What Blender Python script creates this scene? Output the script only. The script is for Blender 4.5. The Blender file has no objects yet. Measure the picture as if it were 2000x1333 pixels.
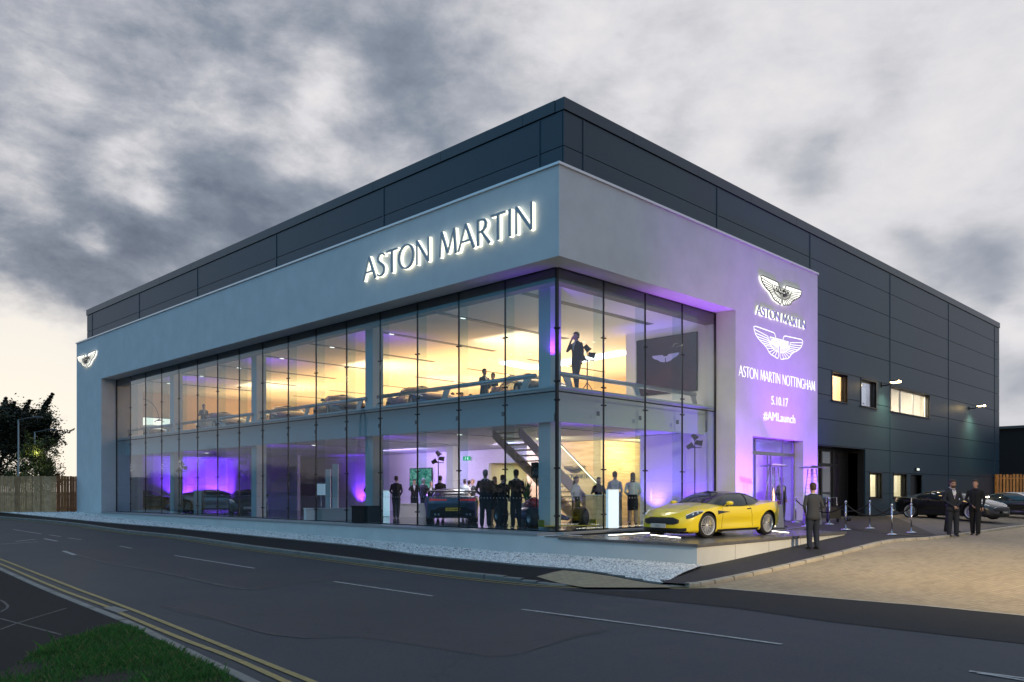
import bpy, bmesh, math, random
import numpy as np
from mathutils import Vector, Matrix
from math import radians as R, sin, cos, pi
random.seed(7)
rng = np.random.default_rng(11)
scene = bpy.context.scene
C = scene.collection
# ------------------------------------------------------------------ camera
FPX = 1603.0                      # focal length in pixels of the 2000 px wide photograph
TH = R(45.33)
cS, sS = cos(TH), sin(TH)
EYE = 1.27                        # eye height above the showroom deck (z = 0)
cam_d = bpy.data.cameras.new('camera'); cam = bpy.data.objects.new('camera', cam_d); C.objects.link(cam)
cam.location = (0, 0, EYE); cam.rotation_euler = (R(90), 0, -TH)
cam_d.sensor_width = 36; cam_d.lens = FPX*36/2000; cam_d.shift_y = 293.5/2000
cam_d.clip_end = 3000; cam_d.clip_start = 0.1
scene.camera = cam
def W(px, d, z=0.0):
    "point seen in photo column px at camera depth d"
    x = (px-1000)/FPX*d
    return Vector((cS*x + sS*d, -sS*x + cS*d, z))
def sm(x, a, b):
    t = min(1, max(0, (x-a)/(b-a))); return t*t*(3-2*t)
def soft(x, w=1.0):               # smooth max(x,0)
    return 0.5*(x+math.sqrt(x*x+w*w))
def GZ(a, b):
    "ground height"
    cap = -.22+.22*sm(b, 8.5, 13.5)
    rise = -.66+.0575*(soft(a-17.2, 1.5))*sm(17.5-b, 0, 2.5)
    z = cap - soft(cap-rise, .06)
    z += .0088*(soft(b-16, 2)-soft(b-60, 2)) + .02*(soft(b-45, 3)-soft(b-60, 3))
    return z - .003
def G(px, py, off=0.0):
    "photo pixel (2000 px frame) -> point on the ground raised by off"
    z = -.6
    for _ in range(30):
        d = (EYE-z)*FPX/max(py-960, 4)
        p = W(px, d); z = .5*z+.5*(GZ(p.x, p.y)+off)
    return Vector((p.x, p.y, z))
# ------------------------------------------------------------------ world sky
world = bpy.data.worlds.new('World'); scene.world = world; world.use_nodes = True
wt = world.node_tree; wt.nodes.clear()
class NT:
    def __init__(s, tree): s.t = tree
    def n(s, typ, **kw):
        nd = s.t.nodes.new(typ)
        for k, v in kw.items(): setattr(nd, k, v)
        return nd
    def put(s, sock, v):
        if hasattr(v, 'is_output'): s.t.links.new(v, sock)
        else: sock.default_value = v
    def m(s, op, a, b=0.0, c=0.0, clamp=False):
        nd = s.n('ShaderNodeMath', operation=op, use_clamp=clamp)
        s.put(nd.inputs[0], a); s.put(nd.inputs[1], b); s.put(nd.inputs[2], c)
        return nd.outputs[0]
    def vm(s, op, a, b=(0, 0, 0)):
        nd = s.n('ShaderNodeVectorMath', operation=op); s.put(nd.inputs[0], a); s.put(nd.inputs[1], b)
        return nd.outputs['Value'] if op in ('DOT_PRODUCT', 'LENGTH') else nd.outputs[0]
    def mix(s, f, a, b, bt='MIX'):
        nd = s.n('ShaderNodeMix', data_type='RGBA', blend_type=bt)
        s.put(nd.inputs[0], f); s.put(nd.inputs[6], a); s.put(nd.inputs[7], b)
        return nd.outputs[2]
    def ramp(s, f, stops, interp='LINEAR'):
        nd = s.n('ShaderNodeValToRGB'); cr = nd.color_ramp; cr.interpolation = interp
        while len(cr.elements) < len(stops): cr.elements.new(.5)
        for e, (p, c) in zip(cr.elements, stops):
            e.position = p; e.color = c if len(c) == 4 else (*c, 1)
        s.put(nd.inputs[0], f); return nd.outputs[0]
    def noise(s, v, scale, detail=6, rough=.55, dist=0.0, dim='3D'):
        nd = s.n('ShaderNodeTexNoise', noise_dimensions=dim)
        if v is not None: s.put(nd.inputs['Vector'], v)
        nd.inputs['Scale'].default_value = scale; nd.inputs['Detail'].default_value = detail
        nd.inputs['Roughness'].default_value = rough; nd.inputs['Distortion'].default_value = dist
        return nd.outputs[0]
def pdir(px, py):
    x = (px-1000)/FPX; z = (960-py)/FPX
    v = Vector((cS*x+sS, -sS*x+cS, z)); v.normalize(); return tuple(v)
w = NT(wt)
SUN_AZ_DIR = Vector(pdir(60, 930))
SUN_EL = R(1.5)
tc = w.n('ShaderNodeTexCoord').outputs['Generated']
dirn = w.vm('NORMALIZE', tc)
sep = w.n('ShaderNodeSeparateXYZ'); wt.links.new(dirn, sep.inputs[0])
X, Y, Z = sep.outputs
zc = w.m('ADD', w.m('MAXIMUM', Z, 0.0), 0.16)
cmb = w.n('ShaderNodeCombineXYZ')
wt.links.new(w.m('DIVIDE', X, zc), cmb.inputs[0]); wt.links.new(w.m('DIVIDE', Y, zc), cmb.inputs[1])
proj = cmb.outputs[0]
wn = w.n('ShaderNodeTexNoise'); wn.inputs['Scale'].default_value = 7; wn.inputs['Detail'].default_value = 5; wn.inputs['Roughness'].default_value = .5; w.put(wn.inputs['Vector'], w.vm('MULTIPLY', dirn, (1, 1, 1.9)))
wv = w.n('ShaderNodeVectorMath', operation='SCALE'); w.put(wv.inputs[0], w.vm('SUBTRACT', wn.outputs['Color'], (.5, .5, .5))); wv.inputs['Scale'].default_value = .11
dirw = w.vm('NORMALIZE', w.vm('ADD', dirn, wv.outputs[0]))
def blob(px, py, rad, warp=True):
    n = 1.7*(FPX/rad)**2
    return w.m('POWER', w.m('MAXIMUM', w.vm('DOT_PRODUCT', dirw if warp else dirn, pdir(px, py)), 0.0), float(n))
wl = w.n('ShaderNodeTexNoise'); wl.inputs['Scale'].default_value = 5.0; wl.inputs['Detail'].default_value = 2; w.put(wl.inputs['Vector'], dirn)
w2 = w.n('ShaderNodeVectorMath', operation='SCALE'); w.put(w2.inputs[0], w.vm('SUBTRACT', wl.outputs['Color'], (.5, .5, .5))); w2.inputs['Scale'].default_value = .045
dirs = w.vm('MULTIPLY', w.vm('ADD', dirn, w2.outputs[0]), (1, 1, 1.9))
n1 = w.noise(dirs, 5.2, 8, .52, .0)
n2 = w.noise(dirs, 16, 9, .62, .0)
left = blob(150, 300, 800, False)
dark = w.m('ADD', .215, w.m('MULTIPLY', w.m('SUBTRACT', n1, .5), w.m('MULTIPLY_ADD', left, .85, .28)))
dark = w.m('ADD', dark, w.m('MULTIPLY', w.m('SUBTRACT', n2, .5), w.m('MULTIPLY_ADD', left, .60, .30)))
for px, py, r, k in [(150, 250, 520, .14), (600, 440, 140, .34), (470, 330, 70, .16), (700, 200, 150, .10), (550, 80, 200, .04), (350, 500, 240, .22), (90, 440, 150, .14), (720, 110, 260, .20), (330, 170, 190, .13), (150, 540, 130, .14), (800, 250, 110, .12),
                     (290, 365, 52, -.46), (340, 402, 36, -.42), (400, 300, 120, -.10), (230, 350, 40, -.2), (620, 150, 60, -.42), (420, 160, 60, -.12), (560, 270, 100, -.32), (720, 320, 110, -.32), (110, 225, 55, -.24), (50, 340, 60, -.26), (165, 455, 26, -.5),
                     (70, 720, 85, -.45), (60, 860, 170, -.95), (40, 620, 60, .10), (140, 640, 40, .15), (60, 570, 90, .08), (1600, 320, 52, .34), (1490, 285, 36, .22), (1320, 270, 50, .20), (1730, 180, 60, .13), (1770, 510, 40, .22), (1850, 530, 40, .20), (1935, 500, 52, .32), (1960, 570, 44, .24), (1880, 60, 120, -.12), (1900, 330, 120, -.12), (1970, 640, 50, -.3), (1990, 720, 60, .2), (1250, 80, 420, -.10), (118, 838, 26, .9), (60, 720, 40, .25), (1440, 450, 200, -.10)]:
    dark = w.m('ADD', dark, w.m('MULTIPLY', blob(px, py, r), k))
front = w.ramp(w.m('MULTIPLY', dark, .68), [(0.0, (.86, .835, .84)), (.085, (.76, .75, .785)), (.17, (.62, .625, .665)), (.27, (.45, .47, .53)), (.41, (.275, .315, .385)), (.58, (.17, .205, .27)), (.78, (.11, .14, .195)), (1.0, (.07, .095, .14))])
glow = w.m('MULTIPLY', blob(30, 880, 250, False), w.m('SUBTRACT', 1.0, w.m('MULTIPLY', dark, 1.5, clamp=True)))
warm = w.mix(w.m('MULTIPLY', glow, 1.1, clamp=True), front, (1.04, .99, .87, 1))
# behind the camera: blue dusk with a mauve band and scattered clouds over the horizon
nb = w.noise(w.vm('MULTIPLY', dirn, (1, 1, 3)), 3.2, 7, .6, .3)
bck = w.ramp(Z, [(0.0, (.34, .27, .25)), (.06, (.30, .27, .29)), (.13, (.16, .30, .42)), (.26, (.12, .44, .72)), (1.0, (.17, .53, .92))])
bcl = w.mix(w.m('MULTIPLY_ADD', nb, 3.4, -1.85, clamp=True), bck, (.40, .42, .50, 1))
side = w.m('MULTIPLY_ADD', w.vm('DOT_PRODUCT', dirn, (0.25, -.97, 0)), 1.6, -.25, clamp=True)
back = w.mix(w.m('MULTIPLY', side, .85), bcl, (.40, .39, .46, 1))
ff = w.m('MULTIPLY_ADD', w.vm('DOT_PRODUCT', dirn, (sS, cS, .45)), 2.4, -.45, clamp=True)
sky = w.mix(ff, back, warm)
nis = w.n('ShaderNodeTexSky', sky_type='NISHITA'); nis.sun_disc = False
nis.sun_elevation = SUN_EL; nis.sun_rotation = math.atan2(SUN_AZ_DIR.x, SUN_AZ_DIR.y)
nsc = w.mix(1.0, nis.outputs[0], (.05, .05, .05, 1), 'MULTIPLY')
tot = w.mix(.06, sky, nsc)
bg = w.n('ShaderNodeBackground'); wt.links.new(tot, bg.inputs[0]); bg.inputs[1].default_value = 1.0
wo = w.n('ShaderNodeOutputWorld'); wt.links.new(bg.outputs[0], wo.inputs[0])
# weak last sun, just above the horizon behind the left end of the building
sd = bpy.data.lights.new('sun', 'SUN'); sd.energy = .35; sd.angle = R(6); sd.color = (1, .78, .55)
so = bpy.data.objects.new('sun', sd); C.objects.link(so)
so.rotation_euler = Vector((SUN_AZ_DIR.x, SUN_AZ_DIR.y, .06)).to_track_quat('Z', 'Y').to_euler()
vs = scene.view_settings; vs.view_transform = 'Standard'; vs.look = 'None'; vs.exposure = 0.0; vs.gamma = 1
scene.cycles.use_denoising = True
scene.cycles.max_bounces = 8; scene.cycles.transparent_max_bounces = 32; scene.cycles.diffuse_bounces = 3; scene.cycles.glossy_bounces = 4
scene.cycles.sample_clamp_indirect = 4; scene.cycles.caustics_reflective = False; scene.cycles.caustics_refractive = False
# ------------------------------------------------------------------ materials
MATS = {}
def pbr(name, col, rough=.5, metal=0., var=0., vs_=4., bump=0., bs=60., emit=None, es=0., coat=0., spec=.5, col2=None, detail=5):
    if name in MATS: return MATS[name]
    m = bpy.data.materials.new(name); m.use_nodes = True; MATS[name] = m
    t = NT(m.node_tree); p = m.node_tree.nodes['Principled BSDF']
    col = (*col, 1)
    co = t.n('ShaderNodeTexCoord').outputs['Object']
    if var > 0 or col2:
        c2 = (*col2, 1) if col2 else tuple(c*(1-var) for c in col[:3])+(1,)
        c1 = col if col2 else tuple(min(1, c*(1+var)) for c in col[:3])+(1,)
        f = t.noise(co, vs_, detail, .6)
        f = t.m('MULTIPLY_ADD', f, 2.2, -.6, clamp=True)
        t.put(p.inputs['Base Color'], t.mix(f, c1, c2))
    else: p.inputs['Base Color'].default_value = col
    p.inputs['Roughness'].default_value = rough; p.inputs['Metallic'].default_value = metal
    p.inputs['Specular IOR Level'].default_value = spec
    if coat: p.inputs['Coat Weight'].default_value = coat; p.inputs['Coat Roughness'].default_value = .03
    if emit: p.inputs['Emission Color'].default_value = (*emit, 1); p.inputs['Emission Strength'].default_value = es
    if bump:
        b = t.n('ShaderNodeBump'); b.inputs['Strength'].default_value = bump; b.inputs['Distance'].default_value = .02
        t.put(b.inputs['Height'], t.noise(co, bs, 4, .6)); t.put(p.inputs['Normal'], b.outputs[0])
    return m
def emis(name, col, s):
    if name in MATS: return MATS[name]
    m = bpy.data.materials.new(name); m.use_nodes = True; MATS[name] = m
    nt = m.node_tree; nt.nodes.clear(); e = nt.nodes.new('ShaderNodeEmission'); e.inputs[0].default_value = (*col, 1); e.inputs[1].default_value = s
    o = nt.nodes.new('ShaderNodeOutputMaterial'); nt.links.new(e.outputs[0], o.inputs[0]); return m
def glassmat(name, tint=(.86, .93, .95), base=.014, gain=1.25, rough=0.0):
    if name in MATS: return MATS[name]
    m = bpy.data.materials.new(name); m.use_nodes = True; MATS[name] = m
    nt = m.node_tree; nt.nodes.clear(); t = NT(nt)
    ge = t.n('ShaderNodeNewGeometry'); c = t.m('ABSOLUTE', t.vm('DOT_PRODUCT', ge.outputs['Normal'], ge.outputs['Incoming']))
    fr = t.m('MULTIPLY_ADD', t.m('POWER', t.m('SUBTRACT', 1.0, c), 5.0), .96, .04)
    f = t.m('MULTIPLY_ADD', fr, gain, base, clamp=True)
    tr = t.n('ShaderNodeBsdfTransparent'); tr.inputs[0].default_value = (*tint, 1)
    gl = t.n('ShaderNodeBsdfGlossy'); gl.inputs['Roughness'].default_value = rough; gl.inputs[0].default_value = (.93, .97, 1, 1)
    mx = t.n('ShaderNodeMixShader'); t.put(mx.inputs[0], f); nt.links.new(tr.outputs[0], mx.inputs[1]); nt.links.new(gl.outputs[0], mx.inputs[2])
    o = t.n('ShaderNodeOutputMaterial'); nt.links.new(mx.outputs[0], o.inputs[0]); return m
M = {}
M['render'] = pbr('white_render', (.74, .76, .77), .85, var=.06, vs_=1.3, bump=.25, bs=120)
M['plinth'] = pbr('pale_plinth', (.62, .64, .63), .8, var=.07, vs_=1.1, bump=.2, bs=80)
M['coping'] = pbr('coping_metal', (.75, .76, .78), .35, .6)
M['clad'] = pbr('dark_cladding', (.012, .046, .076), .42, .0, var=.08, vs_=.35)
M['cladgap'] = pbr('panel_joint', (.012, .014, .017), .7)
M['black'] = pbr('black_metal', (.012, .012, .014), .35)
M['frame'] = pbr('dark_frame', (.015, .016, .018), .4)
M['inwhite'] = pbr('interior_white', (.74, .73, .72), .7)
M['ceil'] = pbr('ceiling_white', (.75, .74, .73), .8)
M['column'] = pbr('white_column', (.70, .72, .73), .5)
M['slot'] = pbr('slot_grey', (.10, .11, .12), .6)
M['floor'] = pbr('polished_floor', (.14, .135, .14), .12, var=.1, vs_=2)
M['deck'] = pbr('deck_slate', (.13, .125, .125), .27, var=.25, vs_=3, bump=.15)
M['glass'] = glassmat('facade_glass')
M['chrome'] = pbr('polished_steel', (.75, .75, .78), .12, 1)
M['steel'] = pbr('brushed_steel', (.45, .46, .48), .3, 1)
M['rubber'] = pbr('tyre_rubber', (.012, .012, .013), .7)
M['wood'] = pbr('fence_wood', (.30, .20, .115), .8, var=.3, vs_=3, bump=.4, bs=25)
M['suit'] = pbr('dark_suit', (.015, .018, .028), .8)
M['suit2'] = pbr('black_cloth', (.007, .007, .009), .85)
M['jacket'] = pbr('charcoal_wool', (.035, .04, .052), .85, var=.1, vs_=60)
M['jeans'] = pbr('navy_jeans', (.012, .018, .038), .85)
M['shirt'] = pbr('white_shirt', (.65, .65, .68), .8)
M['skin'] = pbr('skin', (.48, .28, .20), .6)
M['hairb'] = pbr('brown_hair', (.05, .028, .018), .7)
M['hairg'] = pbr('grey_hair', (.25, .24, .23), .7)
M['hairblond'] = pbr('fair_hair', (.28, .17, .08), .7)
M['shoe'] = pbr('black_leather', (.01, .01, .01), .3)
# ------------------------------------------------------------------ mesh helpers
class MB:
    def __init__(s): s.v = []; s.f = []; s.mi = []; s.sm = []
    def add(s, vs, fs, mi=0, smooth=False):
        o = len(s.v); s.v += [tuple(v) for v in vs]
        for f in fs: s.f.append([i+o for i in f]); s.mi.append(mi); s.sm.append(smooth)
        return s
    def box(s, x0, x1, y0, y1, z0, z1, mi=0, mat=None):
        if x0 > x1: x0, x1 = x1, x0
        if y0 > y1: y0, y1 = y1, y0
        if z0 > z1: z0, z1 = z1, z0
        v = [Vector((x, y, z)) for z in (z0, z1) for y in (y0, y1) for x in (x0, x1)]
        if mat: v = [mat @ p for p in v]
        return s.add(v, [(0, 2, 3, 1), (4, 5, 7, 6), (0, 1, 5, 4), (2, 6, 7, 3), (0, 4, 6, 2), (1, 3, 7, 5)], mi)
    def tube(s, pts, r, n=8, mi=0, cap=True, closed=False):
        pts = [Vector(p) for p in pts]; rs = r if isinstance(r, (list, tuple)) else [r]*len(pts)
        rings = []; up = Vector((0, 0, 1)); prev = None
        N = len(pts)
        for i, p in enumerate(pts):
            if closed: t = pts[(i+1) % N]-pts[i-1]
            else: t = (pts[min(i+1, N-1)]-pts[max(i-1, 0)])
            t.normalize()
            if prev is None:
                a = t.cross(up) if abs(t.z) < .95 else t.cross(Vector((1, 0, 0)))
            else: a = prev-t*prev.dot(t)
            a.normalize(); prev = a; b = t.cross(a)
            rings.append([p+(a*cos(2*pi*k/n)+b*sin(2*pi*k/n))*rs[i] for k in range(n)])
        vs = [v for rg in rings for v in rg]; fs = []
        for i in range(N if closed else N-1):
            j = (i+1) % N
            for k in range(n): fs.append((i*n+k, i*n+(k+1) % n, j*n+(k+1) % n, j*n+k))
        if cap and not closed: fs.append(tuple(range(n))[::-1]); fs.append(tuple((N-1)*n+k for k in range(n)))
        return s.add(vs, fs, mi, True)
    def lathe(s, prof, n=24, mi=0, mat=None, closed=False):
        vs = []; fs = []
        for (r, z) in prof:
            for k in range(n):
                p = Vector((r*cos(2*pi*k/n), r*sin(2*pi*k/n), z)); vs.append(mat @ p if mat else p)
        L = len(prof)
        for i in range(L if closed else L-1):
            j = (i+1) % L
            for k in range(n): fs.append((i*n+k, i*n+(k+1) % n, j*n+(k+1) % n, j*n+k))
        return s.add(vs, fs, mi, True)
    def prism(s, poly, d0, d1, mat=None, mi=0):
        "poly in (x,z), extruded along y"
        n = len(poly); v = [Vector((x, d0, z)) for x, z in poly]+[Vector((x, d1, z)) for x, z in poly]
        if mat: v = [mat @ p for p in v]
        return s.add(v, [tuple(range(n)), tuple(range(2*n-1, n-1, -1))]+[(i, i+n, (i+1) % n+n, (i+1) % n) for i in range(n)], mi)
    def quad(s, a, b, c, d, mi=0): return s.add([a, b, c, d], [(0, 1, 2, 3)], mi)
    def loft(s, rings, mi=0, cap=True, closed=True):
        n = len(rings[0]); vs = [v for r in rings for v in r]; fs = []
        for i in range(len(rings)-1):
            for k in range(n if closed else n-1): fs.append((i*n+k, i*n+(k+1) % n, (i+1)*n+(k+1) % n, (i+1)*n+k))
        if cap: fs.append(tuple(range(n))[::-1]); fs.append(tuple((len(rings)-1)*n+k for k in range(n)))
        return s.add(vs, fs, mi, True)
    def build(s, name, mats, parent=None, recalc=True, bevel=0):
        me = bpy.data.meshes.new(name); me.from_pydata(s.v, [], s.f)
        mats = mats if isinstance(mats, (list, tuple)) else [mats]
        for m in mats: me.materials.append(m)
        me.polygons.foreach_set('material_index', s.mi); me.polygons.foreach_set('use_smooth', s.sm)
        if recalc:
            bm = bmesh.new(); bm.from_mesh(me); bmesh.ops.recalc_face_normals(bm, faces=bm.faces); bm.to_mesh(me); bm.free()
        me.update()
        o = bpy.data.objects.new(name, me); C.objects.link(o)
        if parent: o.parent = parent
        if bevel:
            b = o.modifiers.new('bevel', 'BEVEL'); b.width = bevel; b.segments = 2; b.limit_method = 'ANGLE'
        return o
def tag(o, label=None, cat=None, group=None, kind=None):
    if label: o['label'] = label
    if cat: o['category'] = cat
    if group: o['group'] = group
    if kind: o['kind'] = kind
    return o
def empty(name, loc=(0, 0, 0), rz=0, label=None, cat=None, group=None):
    o = bpy.data.objects.new(name, None); C.objects.link(o); o.location = loc; o.rotation_euler = (0, 0, rz); o.empty_display_size = .3
    return tag(o, label, cat, group)
def copy_tree(o, parent=None, remap=None):
    c = o.copy(); C.objects.link(c); c.parent = parent
    if remap and c.type == 'MESH':
        for i, sl in enumerate(c.material_slots):
            if sl.material in remap:
                m = remap[sl.material]; sl.link = 'OBJECT'; sl.material = m
    for ch in [x for x in list(C.objects) if x.parent == o]: copy_tree(ch, c, remap)
    return c
def light(name, kind, loc, energy, col, target=None, size=1, size_y=None, spot=60, blend=.6, parent=None, radius=.05):
    l = bpy.data.lights.new(name, kind); l.energy = energy; l.color = col
    if kind == 'AREA':
        l.size = size
        if size_y: l.shape = 'RECTANGLE'; l.size_y = size_y
    else: l.shadow_soft_size = radius
    if kind == 'SPOT': l.spot_size = R(spot); l.spot_blend = blend
    o = bpy.data.objects.new(name, l); C.objects.link(o); o.location = loc
    if target is not None: o.rotation_euler = (Vector(loc)-Vector(target)).to_track_quat('Z', 'Y').to_euler()
    if parent: o.parent = parent
    return o
VIO = (.26, .022, 1.0)
# ================================================================== GROUND
def axis(lo, f0, f1, hi, st):
    a = list(np.arange(f0, f1+1e-6, st)); x = f0; s = st
    while x > lo: s *= 1.35; x -= s; a.insert(0, x)
    x = f1; s = st
    while x < hi: s *= 1.35; x += s; a.append(x)
    return a
ax = axis(-700, -8, 62, 1500, .5); ay = axis(-700, -20, 66, 1500, .5)
vs_ = [(x, y, GZ(x, y)) for y in ay for x in ax]; nx = len(ax)
fs_ = [(j*nx+i, j*nx+i+1, (j+1)*nx+i+1, (j+1)*nx+i) for j in range(len(ay)-1) for i in range(nx-1)]
def ground_mat(name, kind, c1, c2, rough=.8, speck=.35, bump=.35, tint=None):
    m = bpy.data.materials.new(name); m.use_nodes = True; t = NT(m.node_tree); p = m.node_tree.nodes['Principled BSDF']
    co = t.n('ShaderNodeTexCoord').outputs['Object']
    big = t.m('MULTIPLY_ADD', t.noise(co, .35, 5, .6, .3), 2.4, -.7, clamp=True)
    col = t.mix(big, (*c1, 1), (*c2, 1))
    fine = t.noise(co, 55, 3, .85)
    if kind == 'asphalt':
        f2 = t.m('MULTIPLY_ADD', fine, 4.5, -1.75, clamp=True)
        col = t.mix(t.m('MULTIPLY', f2, speck), col, (.10, .105, .115, 1))
        st = t.n('ShaderNodeMapping'); st.inputs['Rotation'].default_value = (0, 0, 0); st.inputs['Scale'].default_value = (1.6, .06, 1); t.put(st.inputs['Vector'], co)
        wear = t.m('MULTIPLY_ADD', t.noise(st.outputs[0], 1.0, 4, .6), 2.6, -1.0, clamp=True)
        col = t.mix(t.m('MULTIPLY', wear, .5), col, (c1[0]*1.7, c1[1]*1.65, c1[2]*1.6, 1))
        cr = t.n('ShaderNodeTexVoronoi', feature='DISTANCE_TO_EDGE'); cr.inputs['Scale'].default_value = .23
        wv = t.vm('ADD', co, t.vm('SCALE', co)); 
        nzv = t.n('ShaderNodeTexNoise'); nzv.inputs['Scale'].default_value = 1.4; nzv.inputs['Detail'].default_value = 6; t.put(nzv.inputs['Vector'], co)
        wv = t.vm('ADD', co, nzv.outputs['Color']); t.put(cr.inputs['Vector'], wv)
        ck = t.m('LESS_THAN', cr.outputs['Distance'], .004)
        col = t.mix(t.m('MULTIPLY', ck, .22), col, (.008, .008, .009, 1))
    hgt = fine
    if kind == 'brick':
        br = t.n('ShaderNodeTexBrick'); mp = t.n('ShaderNodeMapping'); mp.inputs['Rotation'].default_value = (0, 0, tint or 0)
        t.put(mp.inputs['Vector'], co); t.put(br.inputs['Vector'], mp.outputs[0])
        br.inputs['Scale'].default_value = 1; br.inputs['Brick Width'].default_value = .205; br.inputs['Row Height'].default_value = .105
        br.inputs['Mortar Size'].default_value = .006; br.inputs['Mortar Smooth'].default_value = .3; br.inputs['Bias'].default_value = -.2
        t.put(br.inputs['Color1'], (1.09, 1.07, 1.05, 1)); t.put(br.inputs['Color2'], (.86, .85, .85, 1)); t.put(br.inputs['Mortar'], (.62, .60, .58, 1))
        col = t.mix(1.0, col, br.outputs['Color'], 'MULTIPLY')
        ch = t.n('ShaderNodeTexVoronoi'); ch.inputs['Scale'].default_value = 3.1; mp2 = t.n('ShaderNodeMapping'); mp2.inputs['Scale'].default_value = (1, 2, 1); t.put(mp2.inputs['Vector'], co); t.put(ch.inputs['Vector'], mp2.outputs[0])
        rr = t.n('ShaderNodeSeparateColor'); t.put(rr.inputs[0], ch.outputs['Color'])
        dk = t.m('GREATER_THAN', rr.outputs[0], .93)
        col = t.mix(t.m('MULTIPLY', dk, .16), col, (c1[0]*.45, c1[1]*.42, c1[2]*.42, 1))
    p.inputs['Roughness'].default_value = rough; p.inputs['Specular IOR Level'].default_value = .24 if kind == 'asphalt' else .3
    t.put(p.inputs['Base Color'], col)
    b = t.n('ShaderNodeBump'); b.inputs['Strength'].default_value = bump; b.inputs['Distance'].default_value = .012
    t.put(b.inputs['Height'], hgt); t.put(p.inputs['Normal'], b.outputs[0])
    return m
G_ROAD = ground_mat('road_asphalt', 'asphalt', (.022, .030, .041), (.042, .048, .058), .68, .42)
G_FOOT = ground_mat('footway_asphalt', 'asphalt', (.007, .0078, .010), (.011, .0115, .0135), .9, .05)
G_NEWA = ground_mat('apron_asphalt', 'asphalt', (.015, .015, .015), (.02, .02, .02), .85, .25)
G_PATCH = ground_mat('patch_asphalt', 'asphalt', (.031, .032, .040), (.048, .047, .053), .70, .4)
G_TAN = ground_mat('tan_paving', 'brick', (.36, .29, .195), (.43, .35, .24), .8, tint=.15)
G_DARKB = ground_mat('charcoal_paving', 'brick', (.030, .031, .034), (.042, .042, .045), .7, tint=.02)
G_YARD = ground_mat('grey_paving', 'brick', (.13, .12, .115), (.17, .155, .145), .75, tint=1.3)
G_TACT = ground_mat('tactile_paving', 'brick', (.30, .25, .17), (.36, .30, .20), .85, tint=0)
M['kerb'] = pbr('kerb_stone', (.21, .205, .19), .85, var=.22, vs_=2.2, bump=.4, bs=30)
M['kerbtan'] = pbr('kerb_stone_tan', (.40, .36, .29), .85, var=.2, vs_=2.2, bump=.3, bs=30)
M['yellow'] = pbr('yellow_paint', (.40, .30, .10), .8, col2=(.20, .17, .09), vs_=9)
M['whitep'] = pbr('road_white_paint', (.50, .50, .50), .8, col2=(.22, .22, .22), vs_=12)
MB().add(vs_, fs_).build('road', G_ROAD)['kind'] = 'structure'
def lines(px, off=0.0):
    return [G(x, y, off) for x, y in px]
def sheet(name, pts, off, mat, h=.5, kind='structure', label=None, sides=0.0, cat=None, parent=None):
    "polygon on the ground, cut fine enough to follow it; sides > 0 gives it a visible edge"
    bm = bmesh.new(); vs = [bm.verts.new((p[0], p[1], 0)) for p in pts]; f = bm.faces.new(vs)
    xs = [p[0] for p in pts]; ys = [p[1] for p in pts]
    for axn, lo, hi in ((0, min(xs), max(xs)), (1, min(ys), max(ys))):
        k = math.floor(lo/h)+1
        while k*h < hi:
            no = (1, 0, 0) if axn == 0 else (0, 1, 0); co = (k*h, 0, 0) if axn == 0 else (0, k*h, 0)
            bmesh.ops.bisect_plane(bm, geom=bm.verts[:]+bm.edges[:]+bm.faces[:], plane_co=co, plane_no=no); k += 1
    if sides:
        be = [e for e in bm.edges if e.is_boundary]
        r = bmesh.ops.extrude_edge_only(bm, edges=be); nv = set(x for x in r['geom'] if isinstance(x, bmesh.types.BMVert))
    else: nv = set()
    for v in bm.verts: v.co.z = GZ(v.co.x, v.co.y)+((off(v.co) if callable(off) else off)-(sides if v in nv else 0))
    bmesh.ops.recalc_face_normals(bm, faces=bm.faces)
    if sum(f.normal.z*f.calc_area() for f in bm.faces) < 0: bmesh.ops.reverse_faces(bm, faces=bm.faces)
    me = bpy.data.meshes.new(name); bm.to_mesh(me); bm.free(); me.materials.append(mat)
    o = bpy.data.objects.new(name, me); C.objects.link(o)
    if parent: o.parent = parent
    return tag(o, label, cat, kind=kind)
def resample(pts, step):
    out = [Vector(pts[0])]; 
    for a, b in zip(pts[:-1], pts[1:]):
        a = Vector(a); b = Vector(b); n = max(1, int((b-a).length/step))
        for i in range(1, n+1): out.append(a.lerp(b, i/n))
    return out
def smoothp(pts, it=2):
    for _ in range(it):
        q = [pts[0]]
        for a, b in zip(pts[:-1], pts[1:]): q += [a.lerp(b, .25), a.lerp(b, .75)]
        q.append(pts[-1]); pts = q
    return pts
def offs(pts, d):
    out = []
    for i, p in enumerate(pts):
        t = (pts[min(i+1, len(pts)-1)]-pts[max(i-1, 0)]); t.z = 0; t.normalize()
        out.append(Vector((p.x-t.y*d, p.y+t.x*d, 0)))
    return out
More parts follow.
